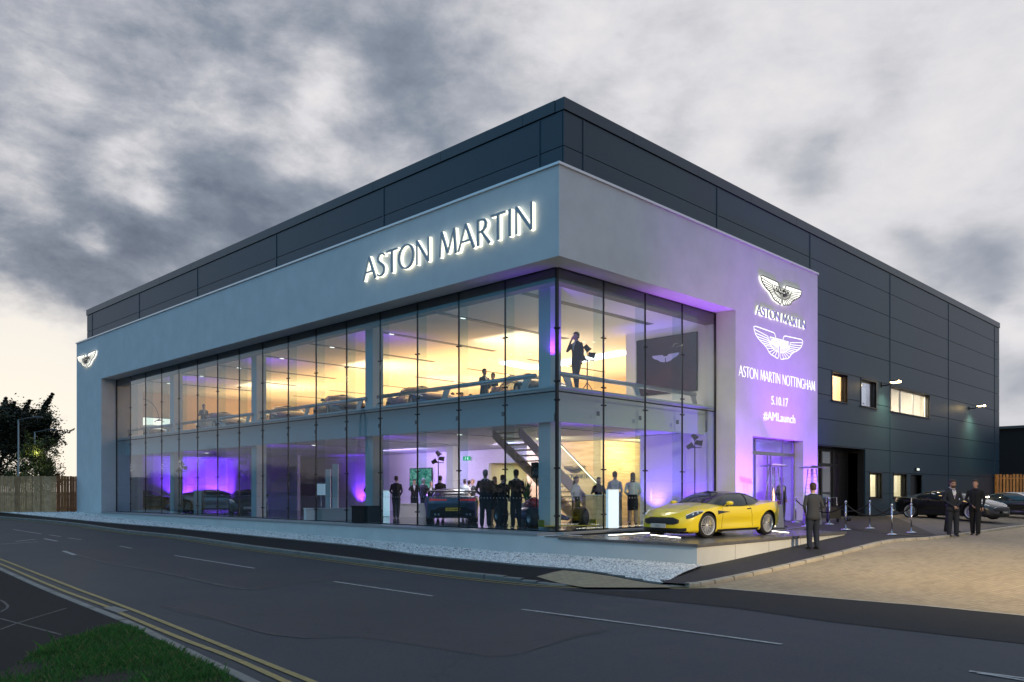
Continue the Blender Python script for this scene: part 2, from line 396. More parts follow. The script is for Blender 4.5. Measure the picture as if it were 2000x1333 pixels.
def strip(name, pts, w0, w1, off, mat, kind='structure', top=0.0, joints=0):
    "band beside a ground line between offsets w0 and w1; top > 0 makes it a raised kerb of that height"
    mb = MB(); A = offs(pts, w0); B = offs(pts, w1); tf = top if callable(top) else None
    for i in range(len(pts)-1):
        g = .012 if joints and i % joints == 0 else 0
        def P(p, h): return Vector((p.x, p.y, GZ(p.x, p.y)+h))
        if tf: top = tf((A[i]+A[i+1])/2)
        a0, a1, b0, b1 = A[i], A[i+1], B[i], B[i+1]
        if g: a0 = a0.lerp(a1, .05); b0 = b0.lerp(b1, .05)
        if top:
            bt = .02
            c0 = a0.lerp(b0, .12); c1 = a1.lerp(b1, .12)
            mb.quad(P(a0, off-.05), P(a1, off-.05), P(a1, off+top-bt), P(a0, off+top-bt))
            mb.quad(P(a0, off+top-bt), P(a1, off+top-bt), P(c1, off+top), P(c0, off+top))
            mb.quad(P(c0, off+top), P(c1, off+top), P(b1, off+top), P(b0, off+top))
            mb.quad(P(b0, off+top), P(b1, off+top), P(b1, off-.05), P(b0, off-.05))
            if g: mb.quad(P(a0, off-.05), P(a0, off+top-bt), P(b0, off+top), P(b0, off-.05))
        else: mb.quad(P(a0, off), P(a1, off), P(b1, off), P(b0, off))
    o = mb.build(name, mat, recalc=False); o['kind'] = kind
    for f in o.data.polygons: pass
    bm = bmesh.new(); bm.from_mesh(o.data); bmesh.ops.recalc_face_normals(bm, faces=bm.faces)
    if sum(f.normal.z*f.calc_area() for f in bm.faces) < 0: bmesh.ops.reverse_faces(bm, faces=bm.faces)
    bm.to_mesh(o.data); bm.free()
    return o
# far kerb line (road edge), from far left to the yard mouth
KB = lines([(-60, 1009.5), (0, 1013), (140, 1024), (245, 1041.5), (350, 1051), (490, 1073), (600, 1087), (750, 1107), (890, 1126), (1044, 1142), (1114, 1145.5), (1200, 1146.5), (1300, 1147), (1374, 1146)])
KBr = resample(smoothp(KB), .9)
HF = .11
def seg2(p, a, b):
    ax_, ay_ = b.x-a.x, b.y-a.y; t = max(0, min(1, ((p.x-a.x)*ax_+(p.y-a.y)*ay_)/(ax_*ax_+ay_*ay_))); return math.hypot(p.x-a.x-ax_*t, p.y-a.y-ay_*t)
fi = next(i for i, p in enumerate(KBr) if p.y < KBr[0].y and (p-G(1044, 1142)).length < 1.0)
# raised kerb, dropped towards the crossing
XC = [G(1110, 1145.5), G(1200, 1146.5), G(1374, 1146)]
def FH(p, e=0.0):
    d = min(seg2(p, XC[0], XC[1]), seg2(p, XC[1], XC[2])); return .03+(HF-.03)*sm(d, .15, 1.9)+e
strip('kerb', resample(smoothp(KB), .35), 0, .14, 0, M['kerb'], top=lambda p: FH(p), joints=3)
FG = lines([(-60, 999), (0, 1001.5), (150, 1016), (325, 1031), (525, 1050.5), (700, 1067.5), (810, 1084), (1020, 1105), (1125, 1114), (1293, 1133.5)], HF)
sheet('footway', [p for p in offs(KBr, .135)] + [Vector(p) for p in reversed(FG)], lambda p: FH(p, -.004), G_FOOT, h=.25)
# gravel bed between footway and plinth
PXA, PB0 = 17.19, 10.73
gravel_poly = [Vector(p) for p in FG[1:]] + [Vector((17.25, 10.6, 0)), Vector((17.25, 56.5, 0)), Vector((13.5, 58, 0))]
M['gravel'] = pbr('gravel_bed', (.74, .74, .74), .9, col2=(.22, .22, .22), vs_=28, bump=1, bs=30, detail=2)
sheet('gravel_bed', gravel_poly, lambda p: FH(p, .012), M['gravel'])
# loose white stones
def in_poly(x, y, P):
    c = False; n = len(P); j = n-1
    for i in range(n):
        if (P[i][1] > y) != (P[j][1] > y) and x < (P[j][0]-P[i][0])*(y-P[i][1])/(P[j][1]-P[i][1])+P[i][0]: c = not c
        j = i
    return c
mb = MB(); cnt = 0
ico = [(0, 0, 1), (.9, 0, .3), (.28, .85, .3), (-.72, .53, .3), (-.72, -.53, .3), (.28, -.85, .3), (0, 0, -.6)]
icf = [(0, 1, 2), (0, 2, 3), (0, 3, 4), (0, 4, 5), (0, 5, 1), (6, 2, 1), (6, 3, 2), (6, 4, 3), (6, 5, 4), (6, 1, 5)]
gx = [p.x for p in gravel_poly]; gy = [p.y for p in gravel_poly]
while cnt < 20000:
    y = min(gy)+(max(gy)-min(gy))*random.random()**1.5; x = random.uniform(min(gx), 17.19)
    if not in_poly(x, y, gravel_poly): continue
    s = random.uniform(.011, .027)*(1+y/60); a = random.random()*6.28; z = GZ(x, y)+FH(Vector((x, y, 0)), .015); ca, sa = cos(a)*s, sin(a)*s; h = s*random.uniform(.5, .9)
    mb.add([(x+u*ca-v*sa, y+u*sa+v*ca, z+t*h) for u, v, t in ico], icf, random.choice((0, 0, 0, 1, 2))); cnt += 1
tag(mb.build('gravel', [pbr('stone_white', (.88, .88, .86), .8), pbr('stone_grey', (.66, .66, .66), .8), pbr('stone_pale', (.9, .9, .88), .8)], recalc=False), 'white decorative pebbles in the bed below the pale plinth', 'gravel', kind='stuff')
mb = MB()
for _ in range(60):
    y = random.uniform(12, 54); x = random.uniform(15.6, 17.1)
    if not in_poly(x, y, gravel_poly): continue
    z = GZ(x, y)+HF+.03; s = random.uniform(.03, .07); a = random.random()*6
    mb.add([(x+cos(a)*s, y+sin(a)*s, z+.01), (x-sin(a)*s*.5, y+cos(a)*s*.5, z+.03), (x-cos(a)*s, y-sin(a)*s, z+.008), (x+sin(a)*s*.5, y-cos(a)*s*.5, z+.02)], [(0, 1, 2, 3)])
tag(mb.build('fallen_leaves', pbr('dead_leaf', (.03, .024, .02), .8), recalc=False), 'dark dead leaves scattered on the white pebbles', 'leaves', kind='stuff')
# gravel edging board
strip('edging', resample([Vector(p) for p in FG], .5), -.03, .0, 0, M['kerb'], top=lambda p: FH(p, .03))
# tactile crossing
sheet('tactile_paving', lines([(1048, 1127), (1100, 1117), (1200, 1127), (1300, 1139), (1314, 1143.5), (1262, 1144), (1142, 1143.5)], .08), lambda p: FH(p, .004), G_TACT, h=.25)
# yard paving, charcoal path, grey forecourt
PK = lines([(1345, 1148), (1374, 1146), (1449, 1130), (1524, 1113.5), (1587, 1098.5), (1662, 1080), (1737, 1060.5), (1775, 1057), (1827, 1054.5), (1900, 1044), (1955, 1036), (2000, 1029.5), (2120, 1018)])
PKr = resample(smoothp(PK, 1), .9)
edgeS = lines([(1345, 1149), (1404, 1149.5), (1625, 1169), (1812, 1184.5), (2000, 1203), (2200, 1222), (2500, 1252)])
sheet('yard', [Vector(p) for p in edgeS] + [Vector((30, -20, 0)), Vector((62, -20, 0)), Vector((62, 6.5, 0))] + [Vector(p) for p in reversed(PKr)], .008, G_TAN)
sheet('path', [Vector(p) for p in PKr[:]] + [Vector((62, 6.5, 0)), Vector((62, 16.4, 0)), Vector((25.7, 16.4, 0)), Vector((25.7, 10.8, 0)), Vector((17.3, 10.8, 0)), Vector((17.1, 10.6, 0))]+[G(1288, 1131, .09), G(1296, 1140, .05)], .07, G_DARKB)
sheet('forecourt', [G(1700, 1024), G(1830, 1050), G(1955, 1033), G(2120, 1015.5), Vector((62, 8, 0)), Vector((62, 15.6, 0)), Vector((34, 15.6, 0)), Vector((26.5, 14.8, 0)), Vector((26.5, 12.5, 0))], .076, G_YARD)
strip('path_kerb', PKr, -.02, .13, 0, M['kerbtan'], top=.085, joints=1)
strip('channel', resample([G(1653, 1037.5), G(1812, 1053)], .5), -.10, .10, .082, M['black'])
sheet('yard_apron', lines([(1090, 1152), (1250, 1155.5), (1404, 1150)])+lines([(1625, 1170), (1812, 1185.5), (2000, 1204), (2300, 1233), (2300, 1300), (2000, 1259), (1977, 1256), (1625, 1216), (1437, 1189), (1250, 1169.5)]), .006, G_NEWA)
strip('channel', resample([G(1404, 1149.8), G(1625, 1169.4), G(1812, 1184.8), G(2000, 1203.4), G(2300, 1232)], .6), -.06, .06, .012, M['kerbtan'])
# worn coloured patches in the road
sheet('road_patch', lines([(124, 1077), (230, 1070.7), (294, 1077), (341, 1086), (497, 1111), (560, 1119), (700, 1128), (800, 1140), (640, 1134), (560, 1143), (510, 1152), (475, 1152.5), (420, 1142), (350, 1125), (230, 1104), (200, 1098)]), .003, G_PATCH)
sheet('road_patch', lines([(313, 1182), (405, 1168), (440, 1176), (497, 1187), (700, 1157), (850, 1168), (1000, 1186), (1200, 1226), (1100, 1250), (1020, 1278), (960, 1285), (820, 1262), (700, 1245), (600, 1248), (520, 1240), (420, 1212), (360, 1200), (313, 1186)]), .003, G_PATCH)
M['worn'] = pbr('worn_seam', (.10, .10, .10), .8, col2=(.05, .05, .055), vs_=6)
def worn(px, w):
    p = resample(smoothp(lines(px), 1), .35); p = [q+Vector((random.uniform(-.012, .012), random.uniform(-.012, .012), 0)) for q in p]
    strip('road_marking', p, -w/2, w/2, .0075, M['worn'])
worn([(130, 1078), (200, 1099), (230, 1104), (350, 1125), (420, 1142), (475, 1152), (510, 1152)], .10)
worn([(313, 1182), (350, 1190), (405, 1204), (440, 1214), (520, 1240), (600, 1248)], .03)
worn([(960, 1186), (1080, 1199), (1205, 1228), (1120, 1247), (1050, 1267)], .02)
worn([(313, 1182), (405, 1168), (440, 1178), (497, 1187)], .02)
def mark(px, w, mat='whitep', name='road_marking'):
    strip(name, resample(lines(px), .5), -w/2, w/2, .010, M[mat])
for seg in ([(26, 1035), (80, 1043.7)], [(96, 1045.5), (119, 1049)], [(133, 1051.7), (159, 1055)], [(234, 1067.5), (257, 1072)], [(341, 1086), (497, 1111)], [(652, 1137), (845, 1165.5)],
            [(1019, 1191.5), (1270, 1224.5), (1527, 1260)], [(1893, 1312.5), (2050, 1333)], [(1909, 1316), (2040, 1337)]):
    mark(seg, .075 if seg[0][0] < 1800 else .06)
mark([(124, 1077), (146, 1085)], .12); mark([(70, 1054), (30, 1058.5)], .1); mark([(86, 1053), (112, 1058)], .12); mark([(0, 1064), (75, 1059)], .07)
# double yellow lines on both sides
def both(px, d0, d1):
    p = resample(smoothp(lines(px), 2), .5)
    strip('yellow_line', p, d0-.04, d0+.04, .010, M['yellow']); strip('yellow_line', p, d1-.04, d1+.04, .010, M['yellow'])
KBy = [Vector(p) for p in KBr]
for dd in (-.12, -.34): strip('yellow_line', KBy, dd-.035, dd+.035, .012, M['yellow'])
NK = [(-80, 1078), (0, 1113), (84, 1151.5), (196, 1197), (266, 1225), (350, 1267), (420, 1302), (490, 1334), (600, 1392), (750, 1480)]
def ynear(px, w=.085): strip('yellow_line', resample(smoothp(lines(px), 1), .4), -w/2, w/2, .010, M['yellow'])
ynear([(-60, 1070), (0, 1092.7), (105, 1134), (245, 1186.5), (350, 1228.5), (497, 1288), (609, 1333), (760, 1395)])
ynear([(-60, 1078), (0, 1101.8), (105, 1148), (217, 1189)]); ynear([(227, 1195), (350, 1247.8), (451, 1284.5), (556, 1332), (700, 1398)])
sheet('drain_cover', lines([(200, 1189), (222, 1186), (252, 1194), (230, 1199)]), .012, M['kerb'])
NKp = resample(smoothp(lines(NK), 1), .5)
strip('near_kerb', NKp, -.12, 0, 0, M['kerb'], top=.06, joints=2)
near_back = [Vector(p) for p in offs(NKp, -.12)]
sheet('near_footway', near_back + [Vector((12, -8, 0)), Vector((-4, -8, 0)), Vector((-8, 2, 0)), Vector((-8, 30, 0)), Vector((0, 30, 0))][::1], .055, G_FOOT)
for seg in ([(0, 1230), (40, 1215), (130, 1188)], [(0, 1208), (36, 1218), (120, 1240)], [(0, 1196), (18, 1186), (8, 1176), (0, 1172)]):
    strip('seam', resample(smoothp(lines(seg, .06), 1), .3), -.02, .02, .060, M['worn'])
grass_px = [(-250, 1420), (-60, 1330), (0, 1313), (60, 1280), (115, 1254), (170, 1236), (228, 1222), (262, 1227), (300, 1246), (346, 1270), (400, 1297), (470, 1332), (560, 1380), (560, 1480), (-250, 1480)]
gp = lines(grass_px, .1)
sheet('verge_soil', gp, .085, pbr('soil', (.02, .016, .012), .95, var=.3, vs_=8, bump=.8), sides=.04)
mb = MB(); V = []; F = []
gx = [p.x for p in gp]; gy = [p.y for p in gp]; cnt = 0
while cnt < 52000:
    x = random.uniform(min(gx), max(gx)); y = random.uniform(min(gy), max(gy))
    if not in_poly(x, y, gp): continue
    q = math.sin(x*3.1+y*1.7)+math.sin(y*4.3-x*2.2)+math.sin(x*.9+4)
    if (q < -1.1 and random.random() < .9) or (q < -.3 and random.random() < .4): cnt += 1; continue
    h = random.uniform(.025, .075)*(1.25 if q > .6 else .75)*(2.2 if random.random() < .004 else 1); a = random.random()*6.28; wd = random.uniform(.002, .0045); l = h*random.uniform(.2, .9); b = random.random()*6.28
    z = GZ(x, y)+.085; n = len(V)
    V += [(x-cos(a)*wd, y-sin(a)*wd, z), (x+cos(a)*wd, y+sin(a)*wd, z), (x+cos(b)*l*.4+cos(a)*wd*.6, y+sin(b)*l*.4+sin(a)*wd*.6, z+h*.6), (x+cos(b)*l, y+sin(b)*l, z+h)]
    F += [(n, n+1, n+2), (n, n+2, n+3)]; cnt += 1
mb.v = V; mb.f = F; mb.mi = [random.choice((0, 0, 1, 1, 1, 2)) if i % 2 == 0 else 0 for i in range(len(F))]; mb.sm = [False]*len(F)
for i in range(1, len(F), 2): mb.mi[i] = mb.mi[i-1]
tag(mb.build('grass', [pbr('grass_green', (.06, .21, .026), .8), pbr('grass_dark', (.035, .13, .018), .8), pbr('grass_yellow', (.20, .20, .07), .8)], recalc=False), 'rough green verge grass at the roadside corner', 'grass', kind='stuff')
# ================================================================== SHOWROOM BUILDING
bld = empty('showroom', (0, 0, 0), 0, 'two storey car showroom with white rendered frame, glass corner and dark clad upper box', 'building')
GA, GB = 18.02, 15.96            # glass planes
FA, FB = PXA, 15.15              # front planes of the white frame
LE = 54.9; PR = 33.63; PL = 26.85
ZS, ZT = 7.84, 10.39             # soffit and top of the fascia
INZ = 0.10                       # showroom floor
DZ0, DZ1, DA0, DA1 = -.3, 3.33, 28.1, 32.3   # main entrance opening
mb = MB()
mb.box(FA, FA+.6, FB, LE, ZS, ZT)                       # left fascia
mb.box(FA+.6, PR, FB, FB+.35, ZS, ZT)                   # right fascia
mb.box(FA, GA+.9, 50.65, LE, 0, ZS)                     # left pier
mb.box(PL, DA0, FB, GB+.35, -.4, ZS); mb.box(DA1, PR, FB, GB+.35, -.4, ZS); mb.box(DA0, DA1, FB, GB+.35, DZ1, ZS)
mb.box(FA+.6, PR, FB+.35, GB+.35, ZS+.001, ZS+.4); mb.box(FA+.6, GA+.4, GB+.35, LE, ZS+.001, ZS+.4)
mb.build('wall', M['render'], bld)
mb = MB(); mb.box(FA-.05, FA+.62, FB-.05, LE+.05, ZT, ZT+.07); mb.box(FA+.62, PR+.04, FB-.05, FB+.36, ZT, ZT+.07)
mb.build('coping', M['coping'], bld)
mb = MB(); mb.box(FA+.004, GA+.25, 15.15, LE, -1.0, -.001); mb.box(FA+.01, FA+.02, 15.14, 15.16, -.9, -.05, 1)
mb.build('plinth', [M['plinth'], M['cladgap']], bld)
mb = MB(); mb.box(FA-.03, GA-.03, 15.95, 50.65, .0, .075); mb.box(GA-.03, PL, GB-.03-.25, GB+.05, .0, .075)
mb.build('window_sill', pbr('sill_metal', (.36, .38, .40), .4, .5), bld, bevel=.008)
# interior slabs and ceilings
XE, YE = 44.0, 53.6
mb = MB(); mb.box(GA-.02, XE, GB-.02, YE+.4, -.2, INZ); mb.build('floor', M['floor'], bld)
SZ0, SZ1 = 3.38, 4.38
mb = MB(); mb.box(GA+.5, XE, GB+.5, YE, SZ0+.25, SZ1); mb.box(GA+.5, GA+.56, GB+.5, YE, SZ0, SZ0+.25); mb.box(GA+.5, XE, GB+.5, GB+.56, SZ0, SZ0+.25)
mb.box(GA+.56, XE, GB+.56, YE, SZ0+.12, SZ0+.25)
mb.build('floor_slab', M['column'], bld)
mb = MB(); mb.box(GA+.12, GA+.42, GB+.12, YE, SZ1-.03, SZ1+.03); mb.box(GA+.42, PL, GB+.12, GB+.42, SZ1-.03, SZ1+.03)
mb.build('edge_beam', M['column'], bld)
CZ = 7.62
mb = MB(); mb.box(GA+.45, XE, GB+.45, YE, CZ, CZ+.1); mb.build('ceiling', M['ceil'], bld)
M['bulk'] = pbr('bulkhead_brown', (.16, .12, .10), .7)
mb = MB(); mb.box(GA+.06, GA+.45, GB+.06, YE, CZ-.16, ZS-.01); mb.box(GA+.45, PL, GB+.06, GB+.45, CZ-.16, ZS-.01); mb.build('bulkhead', M['bulk'], bld)
# interior back walls
WARM = pbr('warm_wall', (.62, .50, .36), .7); 
mb = MB(); mb.box(37, 37.2, 20.3, YE, SZ1, CZ); mb.box(GA+.3, 37, YE, YE+.3, SZ1, CZ)
mb.build('back_wall', WARM, bld)
mb = MB(); mb.box(30.0, 30.2, 31.4, YE, INZ, SZ0+.1); mb.box(30.0, 30.2, 24, 28.0, INZ, SZ0+.1); mb.box(30, 30.2, 28, 31.4, 2.75, SZ0+.1)
mb.box(GA+.9, 30, YE, YE+.3, INZ, SZ0+.1); mb.box(26.4, 26.6, 44.5, YE, INZ, SZ0+.1)
mb.build('partition', M['inwhite'], bld)
mb = MB(); mb.box(33.2, 33.3, 28, 31.4, INZ, 2.75); mb.box(30.2, 33.2, 27.9, 28, INZ, 2.75); mb.box(30.2, 33.2, 31.4, 31.5, INZ, 2.75); mb.box(30.2, 33.2, 28, 31.4, 2.76, 2.8)
mb.build('office_wall', pbr('cream_wall', (.70, .62, .40), .7), bld)
light('office_light', 'AREA', (31.7, 29.7, 2.7), 60, (1, .88, .55), (31.7, 29.7, 0), 2, 2.5, parent=bld)
# corner screen wall (both floors) at the right of the glazing
mb = MB(); mb.box(PL+.05, PL+.3, GB+.36, 20.1, SZ1, CZ); mb.box(PL+.05, PL+.3, GB+.36, 19.4, INZ, SZ0+.1); mb.box(PL+.3, 33.6, 19.2, 19.4, INZ, SZ0+.1)
mb.build('partition', M['inwhite'], bld)
# oak clad core
def oak():
    m = bpy.data.materials.new('oak_cladding'); m.use_nodes = True; t = NT(m.node_tree); p = m.node_tree.nodes['Principled BSDF']
    co = t.n('ShaderNodeTexCoord').outputs['Object']; mp = t.n('ShaderNodeMapping'); mp.inputs['Scale'].default_value = (.7, .7, 6); t.put(mp.inputs['Vector'], co)
    t.put(p.inputs['Base Color'], t.ramp(t.noise(mp.outputs[0], 1.3, 6, .6, .6), [(.3, (.50, .33, .16)), (.5, (.62, .45, .25)), (.7, (.70, .54, .33))])); p.inputs['Roughness'].default_value = .5; return m
mb = MB(); mb.box(27.9, 31.5, 22.2, 26.6, INZ, SZ0+.1); mb.build('core_wall', oak(), bld)
# columns
for cy in (17.1, 26.3, 35.4, 44.5):
    mb = MB(); mb.box(18.72, 19.22, cy-.25, cy+.25, INZ, SZ0+.2); mb.box(18.72, 19.22, cy-.25, cy+.25, SZ1, CZ)
    mb.build('column', M['column'], bld, bevel=.01)
mb = MB(); mb.box(18.65, 19.6, 50.75, 51.3, INZ, CZ); mb.build('column', M['column'], bld)
mb = MB(); mb.box(26.8, 27.3, 30.6, 31.1, INZ, SZ0+.2); mb.build('column', M['column'], bld)
# ceiling slots upstairs with spot trays, slots downstairs
def slotrow(a0, a1, b, z, wdt=.3, spots=(.16,)):
    mb = MB(); mb.box(a0, a1, b-wdt/2, b+wdt/2, z-.012, z+.02)
    s = mb.build('ceiling_slot', M['slot'], bld)
    for q in spots:
        m2 = MB(); c = a0+(a1-a0)*q; m2.box(c-.10, c+.10, b-.04, b+.04, z-.03, z-.015); m2.build('downlight', emis('spot_lamp', (1, .92, .8), 2.5), s)
for k, b in enumerate((18.2, 22.4, 26.7, 31.0, 35.3, 39.6, 43.9, 48.2)):
    slotrow(19.0, 25.9, b, CZ); 
    if b > 24: slotrow(28.6, 34.5, b+.5, CZ, .2, (.5,))
for b in (19.2, 24.0, 29.5, 34.5, 40, 46): slotrow(19.6, 25.5, b, SZ0+.12, .12, (.3,))
# triple downlights on the upper ceiling
for (px, py) in ((1017, 692), (957, 702), (900, 712), (843, 720), (795, 729), (747, 737), (1160, 668), (592, 762), (618, 757), (665, 750), (1125, 688)):
    d = (CZ-EYE)*FPX/(960-py); p = W(px, d, CZ)
    for k in (-1, 0, 1):
        mb = MB(); mb.lathe([(.001, -.01), (.06, -.01), (.07, .0)], 10, mat=Matrix.Translation((p.x+k*.3, p.y-k*.3, CZ-.01)))
        mb.build('downlight', emis('down_lamp', (1, .85, .6), 2.2), bld)
# bright recessed light loop on the upper ceiling
def ceil_path(px, z, r, name, m, rz=.12):
    pts = [W(x, (z-EYE)*FPX/(960-y), z) for x, y in px]; pts = smoothp(pts, 2)
    mb = MB(); A = offs(pts, -r); B = offs(pts, r)
    for i in range(len(pts)-1):
        for h in (z-rz, z): mb.quad((A[i].x, A[i].y, h), (A[i+1].x, A[i+1].y, h), (B[i+1].x, B[i+1].y, h), (B[i].x, B[i].y, h))
        mb.quad((A[i].x, A[i].y, z-rz), (A[i+1].x, A[i+1].y, z-rz), (A[i+1].x, A[i+1].y, z), (A[i].x, A[i].y, z)); mb.quad((B[i].x, B[i].y, z-rz), (B[i+1].x, B[i+1].y, z-rz), (B[i+1].x, B[i+1].y, z), (B[i].x, B[i].y, z))
    return mb.build(name, m, bld)
ceil_path([(986, 706), (1010, 711), (1042, 716.5), (1075, 712), (1130, 702), (1222, 686)], CZ, .28, 'cove_light', emis('cove_lamp', (1, .93, .85), 7))
ceil_path([(835, 888.5), (880, 889.5), (940, 894), (1000, 899.5), (1075, 897)], SZ0+.05, .10, 'cove_light', emis('cove_lamp2', (1, .9, .9), 7), .04)
# ---- glazing
GT = ZS-.02; GM = 4.21
mulb = [15.96+(50.65-15.96)*k/16 for k in range(17)]
mula = [GA+(PL-GA)*k/4 for k in range(5)]
def pane(x0, x1, y0, y1, z0, z1):
    mb = MB(); mb.box(x0, x1, y0, y1, z0, z1); o = mb.build('window_pane', M['glass'], bld); return o
for k in range(16):
    for z0, z1 in ((.08, GM-.015), (GM+.015, GT)): pane(GA, GA+.016, mulb[k]+.012, mulb[k+1]-.012, z0, z1)
for k in range(4):
    for z0, z1 in ((.08, GM-.015), (GM+.015, GT)): pane(mula[k]+.012, mula[k+1]-.012, GB, GB+.016, z0, z1)
mb = MB()
for y in mulb[1:]: 
    pass
def mullion(ax_, p, wd=.018):
    mb = MB()
    if ax_ == 'b': mb.box(GA-.012, GA+.05, p-wd/2, p+wd/2, .075, GT)
    else: mb.box(p-wd/2, p+wd/2, GB-.012, GB+.05, .075, GT)
    m = mb.build('mullion', M['black'], bld)
    for z in (.55, 1.95, 3.95, 4.5, 6.05):
        cl = MB()
        for s in (-1, 1):
            if ax_ == 'b': c = Vector((GA-.03, p+s*.07, z)); e = Vector((GA+.06, p+s*.07, z)); q = Vector((GA-.015, p, z))
            else: c = Vector((p+s*.07, GB-.03, z)); e = Vector((p+s*.07, GB+.06, z)); q = Vector((p, GB-.015, z))
            cl.tube([c, e], .024, 6)
            if s < 0: c0_ = c
            else: cl.tube([c0_+(e-c)*.4, c+(e-c)*.4], .012, 4)
        cl.build('glass_clamp', M['black'], m)
    for z0, z1, ww in ((ZS-.34, ZS-.16, .11), (3.62, 3.76, .10)):
        fb = MB()
        if ax_ == 'b': fb.box(GA+.09, GA+.11, p+.10, p+.10+ww*1.4, z0, z1)
        else: fb.box(p-.10-ww*1.4, p-.10, GB+.09, GB+.11, z0, z1)
        fb.build('bracket_plate', M['slot'], m)
    for z0, z1 in ((SZ1+.12, CZ-.16), (.1, SZ0)):     # glass stiffening fins behind the joint
        fn = MB()
        if ax_ == 'b': fn.box(GA+.06, GA+.42, p-.006, p+.006, z0, z1)
        else: fn.box(p-.006, p+.006, GB+.06, GB+.42, z0, z1)
        fn.build('glass_fin', glassmat('fin_glass', (.86, .93, .94), .0, .06), m)
for y in mulb[1:-1]: mullion('b', y)
for x in mula[1:-1]: mullion('a', x)
mb = MB(); mb.box(GA-.02, GA+.06, GB-.02, GB+.06, .075, GT); m = mb.build('corner_post', M['black'], bld)
for z in (.55, 1.95, 3.95, 4.5, 6.05):
    cl = MB(); cl.tube([(GA-.09, GB+.02, z), (GA+.1, GB+.02, z)], .03, 6); cl.tube([(GA+.02, GB-.09, z), (GA+.02, GB+.1, z)], .03, 6); cl.build('glass_clamp', M['black'], m)
mb = MB(); mb.box(GA-.01, GA+.05, GB+.07, 50.65, GM-.018, GM+.018); mb.box(GA+.07, PL, GB-.01, GB+.05, GM-.018, GM+.018)
mb.build('transom', M['black'], bld)
mb = MB(); mb.box(GA-.02, GA+.06, GB+.07, 50.65, GT, ZS); mb.box(GA+.07, PL, GB-.02, GB+.06, GT, ZS); mb.box(PL-.04, PL, GB-.02, GB+.06, .075, GT); mb.box(GA-.02, GA+.06, 50.61, 50.65, .075, GT)
mb.box(GA-.02, GA+.06, GB+.07, 50.65, .07, .1); mb.box(GA+.07, PL, GB-.02, GB+.06, .07, .1)
mb.build('window_frame', M['black'], bld)
mb = MB()
for z in (1.06, 1.62):
    y = GB+.2
    while y < 50.5: mb.box(GA-.003, GA-.001, y-.013, y+.013, z-.02, z+.02); y += .145
    x = GA+.2
    while x < PL-.1: mb.box(x-.013, x+.013, GB-.003, GB-.001, z-.02, z+.02); x += .145
tag(mb.build('glass_marking', pbr('frosted_dot', (.35, .35, .36), .6), bld), kind='stuff')
# ---- barrier rail upstairs
def rail_run(p0, p1):
    mb = MB(); mb.tube([p0, p1], .075, 10); r = mb.build('guard_rail', M['steel'], bld)
    v = Vector(p1)-Vector(p0); L = v.length; u = v.normalized(); n = max(1, round(L/3.4))
    for k in range(n+1):
        c = Vector(p0)+u*(.25+(L-.5)*k/n); pm = MB(); s = .17
        for q in (-.012, .012): pass
        nrm = Vector((-u.y, u.x, 0))*.02
        zt, zb = 0, SZ1-p0[2]
        pts = [c-u*.12, c+u*.22, c+u*.42+Vector((0, 0, zb)), c+u*.18+Vector((0, 0, zb))]
        pm.add([p+nrm for p in pts]+[p-nrm for p in pts], [(0, 1, 2, 3), (7, 6, 5, 4), (0, 4, 5, 1), (1, 5, 6, 2), (2, 6, 7, 3), (3, 7, 4, 0)])
        pm.build('rail_post', M['steel'], r)
RZ = 4.86
for y0, y1 in ((17.4, 25.6), (26.4, 34.6), (35.4, 43.6), (44.4, 50.4)): rail_run((GA+.62, y0, RZ), (GA+.62, y1, RZ))
rail_run((GA+.8, GB+.62, RZ), (PL-.4, GB+.62, RZ))
# ---- dark upper box and side wing
BA, BB, BE, BR, BT = 17.79, 15.5, 54.9, 62.3, 12.58
def subtract(rs, h):
    out = []
    for (u0, u1, v0, v1) in rs:
        a0, a1, b0, b1 = h
        if a1 <= u0 or a0 >= u1 or b1 <= v0 or b0 >= v1: out.append((u0, u1, v0, v1)); continue
        if a0 > u0: out.append((u0, a0, v0, v1))
        if a1 < u1: out.append((a1, u1, v0, v1))
        c0, c1 = max(a0, u0), min(a1, u1)
        if b0 > v0: out.append((c0, c1, v0, b0))
        if b1 < v1: out.append((c0, c1, b1, v1))
    return out
WIN = [(35.9, 37.5, 5.31, 6.56), (39.1, 40.9, 5.31, 6.56), (42.8, 48.5, 5.31, 6.56), (40.15, 41.6, .93, 2.15), (43.2, 45.0, .93, 2.15), (45.6, 47.4, -.3, 2.15), (33.63, 39.6, -.3, 3.26)]
zj = [-.4, .05, 1.15, 2.2, 3.3, 4.43, 5.5, 6.63, 7.79, 8.92, 10.05, 11.2, 12.22]
aj = [17.79, 18.68, 26.18, 33.7, 42.75, 51.8, 61.2, 62.3]
bj = [15.5, 16.46, 24.1, 31.7, 39.3, 46.6, 54.0, 54.9]
g = .012; mb = MB()
for i in range(len(aj)-1):
    for j in range(len(zj)-1):
        if aj[i+1] <= 33.7 and zj[j+1] < 10.1: continue
        rs = [(aj[i]+g, aj[i+1]-g, zj[j]+g, zj[j+1]-g)]
        for h in WIN: rs = subtract(rs, h)
        for (u0, u1, v0, v1) in rs:
            if u1-u0 > .001 and v1-v0 > .001: mb.box(max(u0, BA+.005) if i == 0 else u0, u1, BB, BB+.05, v0, v1)
for i in range(len(bj)-1):
    for j in range(9, len(zj)-1): mb.box(BA, BA+.05, (bj[i]+g) if i else BB+.055, bj[i+1]-g, zj[j]+g, zj[j+1]-g)
for j in range(len(zj)-1): mb.box(BR-.05, BR, BB+.06, 40, zj[j]+g, zj[j+1]-g)
mb.build('cladding', M['clad'], bld)
mb = MB(); mb.box(BA+.02, BR-.1, BB+.052, BB+.07, 8.8, 12.5); 
rs = [(33.7, BR-.1, -.4, 8.8)]
